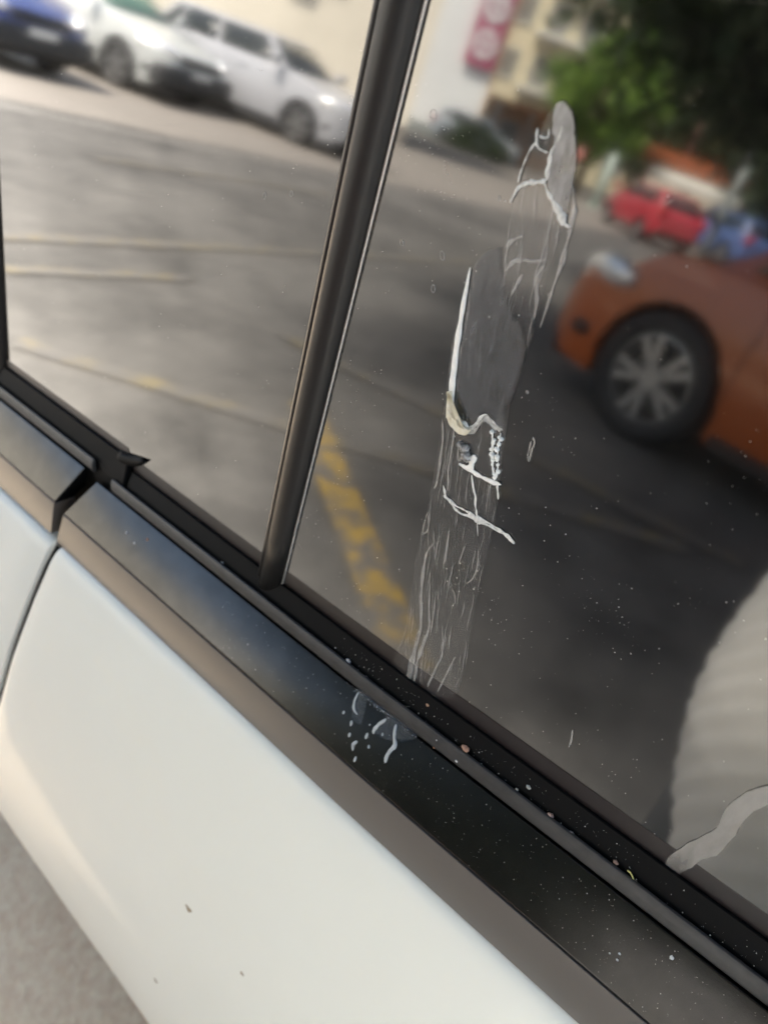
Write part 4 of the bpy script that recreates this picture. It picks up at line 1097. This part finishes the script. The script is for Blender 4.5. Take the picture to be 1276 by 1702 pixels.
def ridge(name, pts, mat, parent, loc, a=.5, k=.30, fn=gpt, nrm=None, nseg=8, wob=.12, twist=0.0, flat=1.0):
    """lumpy dried line: the centre wanders and the width changes from point to point"""
    q = smooth_line(pts, 7); n = len(q); V0 = []; w_ = []
    ph = random.uniform(0, 6); wu, wb_, ww = wander(n, wob * .35), wander(n, wob * .35), wander(n, wob * .7)
    for i, p in enumerate(q):
        hw_ = max(.10, p[2] * k * .5)
        j = wob * hw_
        V0.append(fn(p[0] + (wu[i] + twist * math.sin(i * .55 + ph)) * hw_, p[1] + wb_[i] * hw_, a) - loc)
        end = min(1, .35 + .65 * min(i, n - 1 - i) / 2.0)
        w_.append(hw_ * end * max(.3, 1 + ww[i] + random.uniform(-wob, wob) * .25) * MM)
    V, F = tube_data(V0, w_, nseg, True, nrm or N)
    nn = nrm or N
    if flat != 1.0:
        for i, p in enumerate(V0):
            for t in range(nseg):
                v = V[i * nseg + t]; V[i * nseg + t] = v - nn * (v - p).dot(nn) * (1 - flat)
    return mesh_obj(name, V, F, mat, parent, True)
M_white_d = pmat('chalky_white', (.88, .87, .82), .75, noise=(500, .08), bump=(1500, .0003))
M_cream_d = pmat('cream_crust', (.72, .62, .40), .7, noise=(260, .12), second=(.8, .76, .64), bump=(900, .0003))
M_bead = pmat('translucent_bead', (.55, .55, .53), .25)
M_film = film_mat('thin_dried_film', (.30, .29, .27), .11, .40, .28, 260, True)
M_filmv = film_mat('film_rim', (.45, .44, .42), .16, .2, .3, 60)
M_drip = pmat('dried_drip', (.42, .43, .42), .45, noise=(300, .2))
M_strk = film_mat('translucent_streak', (.60, .58, .54), .32, .25, .25, 500)
M_tip = film_mat('grey_dried_film', (.36, .35, .34), .62, .22, .42, 220, True)
M_lobe = film_mat('bluish_dried_film', (.085, .096, .108), .46, .15, .33, 300, True)
M_smear = film_mat('beige_smear', (.36, .335, .30), .80, .10, .40, 25, True)
M_tsm = film_mat('blue_grey_smear', (.13, .15, .17), .24, .15, .4, 260, True)
DL = gpt(10, 160, 0)
drop = empty('bird_dropping', DL)
tag(drop, 'long dried bird dropping streaked down the dark window glass', 'dropping')
film('film', FILM, .40, .50, M_film, drop, DL, feather=2.6)
film('film', TIP, .60, .75, M_tip, drop, DL, feather=1.0)['label'] = 'smooth grey tip of the film'
film('film', LOBE, .60, .75, M_lobe, drop, DL, feather=2.2)['label'] = 'dark bluish patch of the film'
M_chalk = film_mat('broken_chalk', (.88, .87, .82), .95, .05, .5, 900)
M_faint = film_mat('faint_ripples', (.55, .54, .51), .15, .3, .25, 300)
for i, r in enumerate(RIDGES):
    tw = {5: .3, 7: .2, 8: -.2}.get(i, 0.0)
    if i == 1: r = [(p[0], p[1], p[2] * .45) for p in r]
    ridge('ridge', r, M_white_d if i in (0, 3, 4) else M_chalk, drop, DL, a=.7, k=(.30 if i == 0 else .27 if i < 9 else .20), wob=.14 if i == 0 else .34, twist=tw, flat=.45)
# stretched skin between the cream crust and the braid
film('skin', [(p[0] + dx, p[1] + dy) for p, dx, dy in [(RIDGES[1][0], 0, -1.2), (RIDGES[1][1], .6, -.4), (RIDGES[1][2], .2, .4), (RIDGES[1][3], 0, .6), (RIDGES[1][4], .4, .4), (RIDGES[1][5], .4, .4), (RIDGES[1][6], .2, 0), (RIDGES[1][5], -1.2, -2.0), (RIDGES[1][4], -1.0, -2.2), (RIDGES[1][3], -.3, -3.4), (RIDGES[1][2], .4, -3.4)]], .6, .95, film_mat('white_skin', (.74, .73, .69), .9, .1, .4, 600, True), drop, DL)
film('crust', [(p[0] + dx, p[1] + dy) for p, dx, dy in [(RIDGES[0][5], -1.0, 0), (RIDGES[0][6], -1.3, -1), (RIDGES[0][7], -1.9, -1.6), (RIDGES[0][8], -1.6, -2.4), (RIDGES[0][9], 0, -2.4), (RIDGES[0][9], 1.2, .4), (RIDGES[0][8], 1.9, 1.3), (RIDGES[0][7], 2.0, 2.2), (RIDGES[0][6], 1.0, 1.0), (RIDGES[0][5], .6, 0)]], .6, 2.7, M_cream_d, drop, DL)
for s in STREAKS: ridge('streak', s, M_strk, drop, DL, a=.55, k=.36, nseg=6, wob=.45, flat=.4)
for u, b, w_ in BEADS:
    bm = bmesh.new(); bmesh.ops.create_icosphere(bm, subdivisions=2, radius=w_ * random.uniform(.085, .17) * MM)
    sx = random.uniform(.8, 1.25); f1 = random.uniform(0, 6)
    for v in bm.verts: v.co *= 1 + .16 * math.sin(v.co.z * 5200 + v.co.x * 3800 + f1); v.co.z *= sx
    o = bm_obj('bead', bm, M_white_d, drop, True); o.location = gpt(u + random.gauss(0, .55), b + random.gauss(0, .6), .7) - DL
ridge('ridge', [(BEADS[0][0], BEADS[0][1] + 1, 4), (BEADS[6][0], BEADS[6][1], 3.5), (BEADS[12][0], BEADS[12][1], 3.5), (BEADS[18][0], BEADS[18][1] - 1, 3)], M_white_d, drop, DL, a=.6, k=.27, wob=.4, twist=.3, flat=.5)
ridge('ridge', [(BEADS[1][0], BEADS[1][1] + 1, 3), (BEADS[7][0], BEADS[7][1], 3), (BEADS[13][0], BEADS[13][1], 3), (BEADS[17][0], BEADS[17][1] - 1, 3)], M_white_d, drop, DL, a=.6, k=.27, wob=.4, twist=.3, flat=.5)
for u, b, w_ in PELLET:
    bm = bmesh.new(); bmesh.ops.create_icosphere(bm, subdivisions=3, radius=w_ * .14 * MM); f1 = random.uniform(0, 6)
    for v in bm.verts: v.co *= 1 + .22 * math.sin(v.co.x * 4200 + v.co.z * 3600 + f1) + .1 * math.sin(v.co.y * 8000 - v.co.z * 7000)
    o = bm_obj('pellet', bm, pmat('pellet_grey', (.22, .20, .18), .35, noise=(700, .6), second=(.6, .58, .55)), drop, True); o.location = gpt(u, b, .9) - DL
# fine ripples running down the film, too many to count
V = []; F = []
def inside(x, y, poly):
    c = False; j = len(poly) - 1
    for i in range(len(poly)):
        if (poly[i][1] > y) != (poly[j][1] > y) and x < (poly[j][0] - poly[i][0]) * (y - poly[i][1]) / (poly[j][1] - poly[i][1]) + poly[i][0]: c = not c
        j = i
    return c
made = 0
while made < 170:
    u, b = random.uniform(-14, 42), random.uniform(4, 300)
    if not inside(u, b, FILM): continue
    n_ = random.randint(5, 14); st = random.uniform(1.2, 2.4); pts = []; w_ = random.uniform(.10, .42)
    for k in range(n_):
        u += random.gauss(.02, .22) - .05; b -= st
        if not inside(u, b, FILM): break
        pts.append((u, b))
    if len(pts) < 4: continue
    T_, Q_ = tube_data([gpt(p[0], p[1], .56) - DL for p in pts], [max(.05, w_ * math.sin(math.pi * (k + .6) / (len(pts) + .2))) * random.uniform(.6, 1.3) * MM for k in range(len(pts))], 5, True, N)
    b0 = len(V); V += T_; F += [tuple(b0 + x for x in f) for f in Q_]; made += 1
mesh_obj('ripples', V, F, M_faint, drop, True)['kind'] = 'stuff'
# tiny flecks and blisters in the film
V = []; F = []
oct_f = [(0, 2, 4), (2, 1, 4), (1, 3, 4), (3, 0, 4), (2, 0, 5), (1, 2, 5), (3, 1, 5), (0, 3, 5)]
def inside(x, y, poly):
    c = False; j = len(poly) - 1
    for i in range(len(poly)):
        if (poly[i][1] > y) != (poly[j][1] > y) and x < (poly[j][0] - poly[i][0]) * (y - poly[i][1]) / (poly[j][1] - poly[i][1]) + poly[i][0]: c = not c
        j = i
    return c
chains = [(random.uniform(-8, 40), random.uniform(30, 300)) for _ in range(60)]
for cu, cb in chains:
    for k in range(random.randint(2, 9)):
        u = cu + random.gauss(0, .8) + .1 * k; b = cb - 1.6 * k + random.gauss(0, .6)
        if not inside(u, b, FILM): continue
        r = random.uniform(.10, .30) * MM; b0 = len(V); c = gpt(u, b, .6) - DL
        for p in (U * r, -U * r, Wv * r * 1.7, -Wv * r * 1.7, N * r * .6, -N * r * .3): V.append(c + p)
        F += [tuple(b0 + x for x in f) for f in oct_f]
mesh_obj('flecks', V, F, M_strk, drop)['kind'] = 'stuff'
sm = film('dried_smear', SMEAR, .4, .6, M_smear, None, Vector((0, 0, 0)), feather=.35, ends=lambda p: max(.15, min(1, (p[1] - 0) / 14.0)))
tag(sm, 'wavy beige smear on the glass at the lower right, crossing the white shirt', 'smear')
# water marks
for i, (u, b, w_) in enumerate(RINGS):
    V = []; F = []; n = 18; nr_ = 5
    for k in range(n):
        t = 2 * math.pi * k / n; rr = w_ * .15 * (1 + .12 * math.sin(2 * t + i))
        for q in range(nr_):
            c = 2 * math.pi * q / nr_
            V.append(gpt(u + (rr + .16 * math.cos(c)) * math.cos(t), b + (rr * 1.3 + .16 * math.cos(c)) * math.sin(t), .12 + .12 * math.sin(c)))
    for k in range(n):
        for q in range(nr_): F.append((k * nr_ + q, k * nr_ + (q + 1) % nr_, ((k + 1) % n) * nr_ + (q + 1) % nr_, ((k + 1) % n) * nr_ + q))
    o = mesh_obj('water_mark', V, F, M_strk, None, True)
    tag(o, ['ringed droplet among the lower streaks', 'small ring left of the ringed droplet', 'tiny ring beside the long streak head', 'small ring right of the bluish patch', 'small ring left of the film edge', 'tiny ring at the foot of the streaks',
            'faint ring on the quarter glass near the divider', 'second faint ring on the quarter glass', 'faint ring high on the door glass by the divider', 'faint ring beside the divider bar', 'faint ring left of the dropping', 'lower faint ring left of the dropping'][i] + ' on the tinted glass', 'water mark')
# dried splash on the dark trim
SL = tpt(-15, 15, 0)
spl = empty('dried_splash', SL); tag(spl, 'whitish dried droplets and drips on the dark trim below the dropping', 'splash')
for w_ in WORMS: ridge('drip', w_, M_drip, spl, SL, a=.35, k=.26, fn=tpt, nrm=N_trim, nseg=8, wob=.15)
film('film', TSMEAR, .06, .14, M_tsm, spl, SL, fn=tpt)
V = []; F = []                               # crusty grains where the drip ran over the lip
for i in range(150):
    u = random.gauss(-16, 16); t = random.random(); r = random.uniform(.12, .42) * MM
    c = (P(u * MM, .0112 + .0018 * t, -.0062 - .009 * t) if random.random() < .6 else tpt(u, random.uniform(-.4, 1.5), .2)) - SL
    b0 = len(V)
    for p in (U * r * 1.4, -U * r * 1.4, Wv * r, -Wv * r, N * r * .8, -N * r * .5): V.append(c + p)
    F += [tuple(b0 + x for x in f) for f in oct_f]
mesh_obj('crust', V, F, film_mat('pale_crust', (.34, .38, .42), .5, .25, .3, 200), spl)['kind'] = 'stuff'
BL = ['left of two clear beads on the trim near the door gap', 'lower clear bead on the trim near the door gap', 'rusty bead on the trim near the door gap', 'clear bead on the trim at the lower right', 'white speck of grit on the trim at the lower right', 'lower white speck of grit on the trim', 'smallest white speck of grit on the trim']
for i, (u, v, w_) in enumerate(TDROPS):
    bm = bmesh.new(); bmesh.ops.create_icosphere(bm, subdivisions=2, radius=w_ * .105 * MM)
    for q in bm.verts: q.co = q.co * (1 + .2 * math.sin(q.co.x * 6000 + i)); q.co -= N_trim * q.co.dot(N_trim) * .45
    o = bm_obj('bead', bm, pmat('rusty_grain', (.45, .22, .12), .6) if i == 2 else M_bead, None, True); o.location = tpt(u, v, .25); tag(o, BL[i], 'droplet')
GLB = ['orange grain in the black groove below the streaks', 'small pale grain in the groove right of the streaks', 'pale flake in the groove, mid right', 'pinkish seed in the groove, mid right', 'grey grain beside the pinkish seed', 'brown seed in the groove above the yellow curl', 'largest orange seed on the lip edge below the dropping', 'grey crumb on the lip left of the splash', 'grey crumb in the groove left of the divider foot', 'small grey grain just right of the seeds', 'tiny pale grain at the lower right of the groove']
GC = [(.42, .24, .14), (.4, .38, .33), (.42, .4, .35), (.36, .24, .19), (.2, .2, .2), (.27, .17, .12), (.42, .23, .15), (.4, .4, .39), (.38, .36, .33), (.3, .3, .3), (.55, .5, .4)]
for i, (u, a, b, w_) in enumerate(GRAINS):
    bm = bmesh.new(); bmesh.ops.create_icosphere(bm, subdivisions=2, radius=w_ * .10 * MM)
    for q in bm.verts: q.co *= 1 + .18 * math.sin(q.co.x * 5000 + q.co.y * 7000 + i * 2)
    for q in bm.verts: q.co += U * q.co.dot(U) * .5
    o = bm_obj('grain', bm, pmat('grain_%d' % i, GC[i], .7), None, True); o.location = P(u * MM, a * MM, b * MM - belt(u * MM)) + N * .0006; tag(o, GLB[i], 'grain', 'grit in the window groove')
q = smooth_line([(132, 8.0, -5.0, 4), (133.5, 8.6, -4.2, 4), (135, 8.8, -5.4, 4), (136, 9.0, -6.9, 4)], 5)
V, F = tube_data([P(x * MM, (y + .7) * MM, z * MM) for x, y, z, _ in q], [.00035] * len(q), 6)
tag(mesh_obj('yellow_fibre', V, F, pmat('yellow_fibre', (.62, .55, .18), .6), None, True), 'curled yellow fibre in the groove at the lower right', 'fibre')
LB = ['rusty grain on the grey lip near the splash', 'clear bead on the grey lip right of the splash', 'tiny grain on the grey lip', 'tiny grain on the grey lip left of the splash']
for i, (u, b, w_) in enumerate(LIPG):
    bm = bmesh.new(); bmesh.ops.create_icosphere(bm, subdivisions=2, radius=w_ * .10 * MM)
    o = bm_obj('grain', bm, pmat('rusty_grain', (.45, .22, .12), .6) if i == 0 else M_bead, None, True); o.location = P(u * MM, .0125, b * MM - belt(u * MM)); tag(o, LB[i], 'grain')
# chips in the white paint
CB = ['largest brown stone chip on the white door', 'lower left brown chip on the white door', 'faint chip on the white door, right of the others']
for i, (u, b, a, w_) in enumerate(CHIPS):
    bb = b - belt(u); a = body_a(bb)
    db_ = .01; tang = (N * (body_a(bb + db_) - body_a(bb - db_)) + Wv * 2 * db_).normalized(); nn = tang.cross(U).normalized(); nn = nn if nn.dot(N) > 0 else -nn
    c0 = P(u, a, bb) + nn * .0002; V = [c0 + nn * .0006]; n = 14
    for k in range(n):
        t = 2 * math.pi * k / n; r = w_ * .00028 * (1 + .25 * math.sin(3 * t + i))
        V.append(c0 + U * r * 1.25 * math.cos(t) + tang * r * .8 * math.sin(t) - nn * .0002)
    o = mesh_obj('paint_chip', V, [(0, k + 1, (k + 1) % n + 1) for k in range(n)], pmat('chip_brown', (.30, .23, .14), .8, noise=(300, .3)), None, True)
    tag(o, CB[i], 'chip')
# fine dust: too many to count
def dust(name, n, fn, label, size=(.10, .34)):
    V = []; F = []
    oct_f = [(0, 2, 4), (2, 1, 4), (1, 3, 4), (3, 0, 4), (2, 0, 5), (1, 2, 5), (3, 1, 5), (0, 3, 5)]
    for i in range(n):
        c, nrm = fn(); r = (size[0] + (size[1] - size[0]) * random.random() ** 4) * MM
        b0 = len(V); t1 = U; t2 = nrm.cross(U).normalized(); e = random.uniform(.7, 1.6)
        for p in (t1 * r * e, -t1 * r * e, t2 * r, -t2 * r, nrm * r * .6, -nrm * r * .3): V.append(c + p)
        F += [tuple(b0 + x for x in f) for f in oct_f]
    o = mesh_obj(name, V, F, pmat('dust_white', (.75, .72, .66), .8)); tag(o, label, 'dust', kind='stuff')
clus = [(random.uniform(-90, 260), random.uniform(0, 280)) for _ in range(26)]
def on_glass():
    if random.random() < .45:
        c = random.choice(clus); u, b = c[0] + random.gauss(0, 9), c[1] + random.gauss(0, 9)
    else:
        u = random.uniform(-110, 280); b = random.uniform(2, 300) * (1 if random.random() < .6 else .6)
        if random.random() < .25: u = random.uniform(-420, -100); b = random.uniform(30, 300)
    b = max(b, 6); 
    if div_l(b * MM) / MM - 3 < u < div_r(b * MM) / MM + 4: u = div_r(b * MM) / MM + random.uniform(5, 30)
    return gpt(u, b, .12), N
dust('glass_dust', 1350, on_glass, 'fine pale dust specks scattered over the tinted glass', (.06, .25))
def on_trim():
    u = 260 - 420 * random.random() ** 1.6; v = random.uniform(2, 36)
    return tpt(u, v, .1), N_trim
dust('trim_dust', 700, on_trim, 'fine pale dust specks on the dark trim', (.06, .24))
def on_groove():
    t = random.random(); u = random.uniform(-60, 260)
    return P(u * MM, (.0035 + .006 * t) + .0004, .002 - .0085 * t), (N * .77 + Wv * .63)
dust('groove_dust', 260, on_groove, 'pale dust caught along the black window groove', (.07, .28))
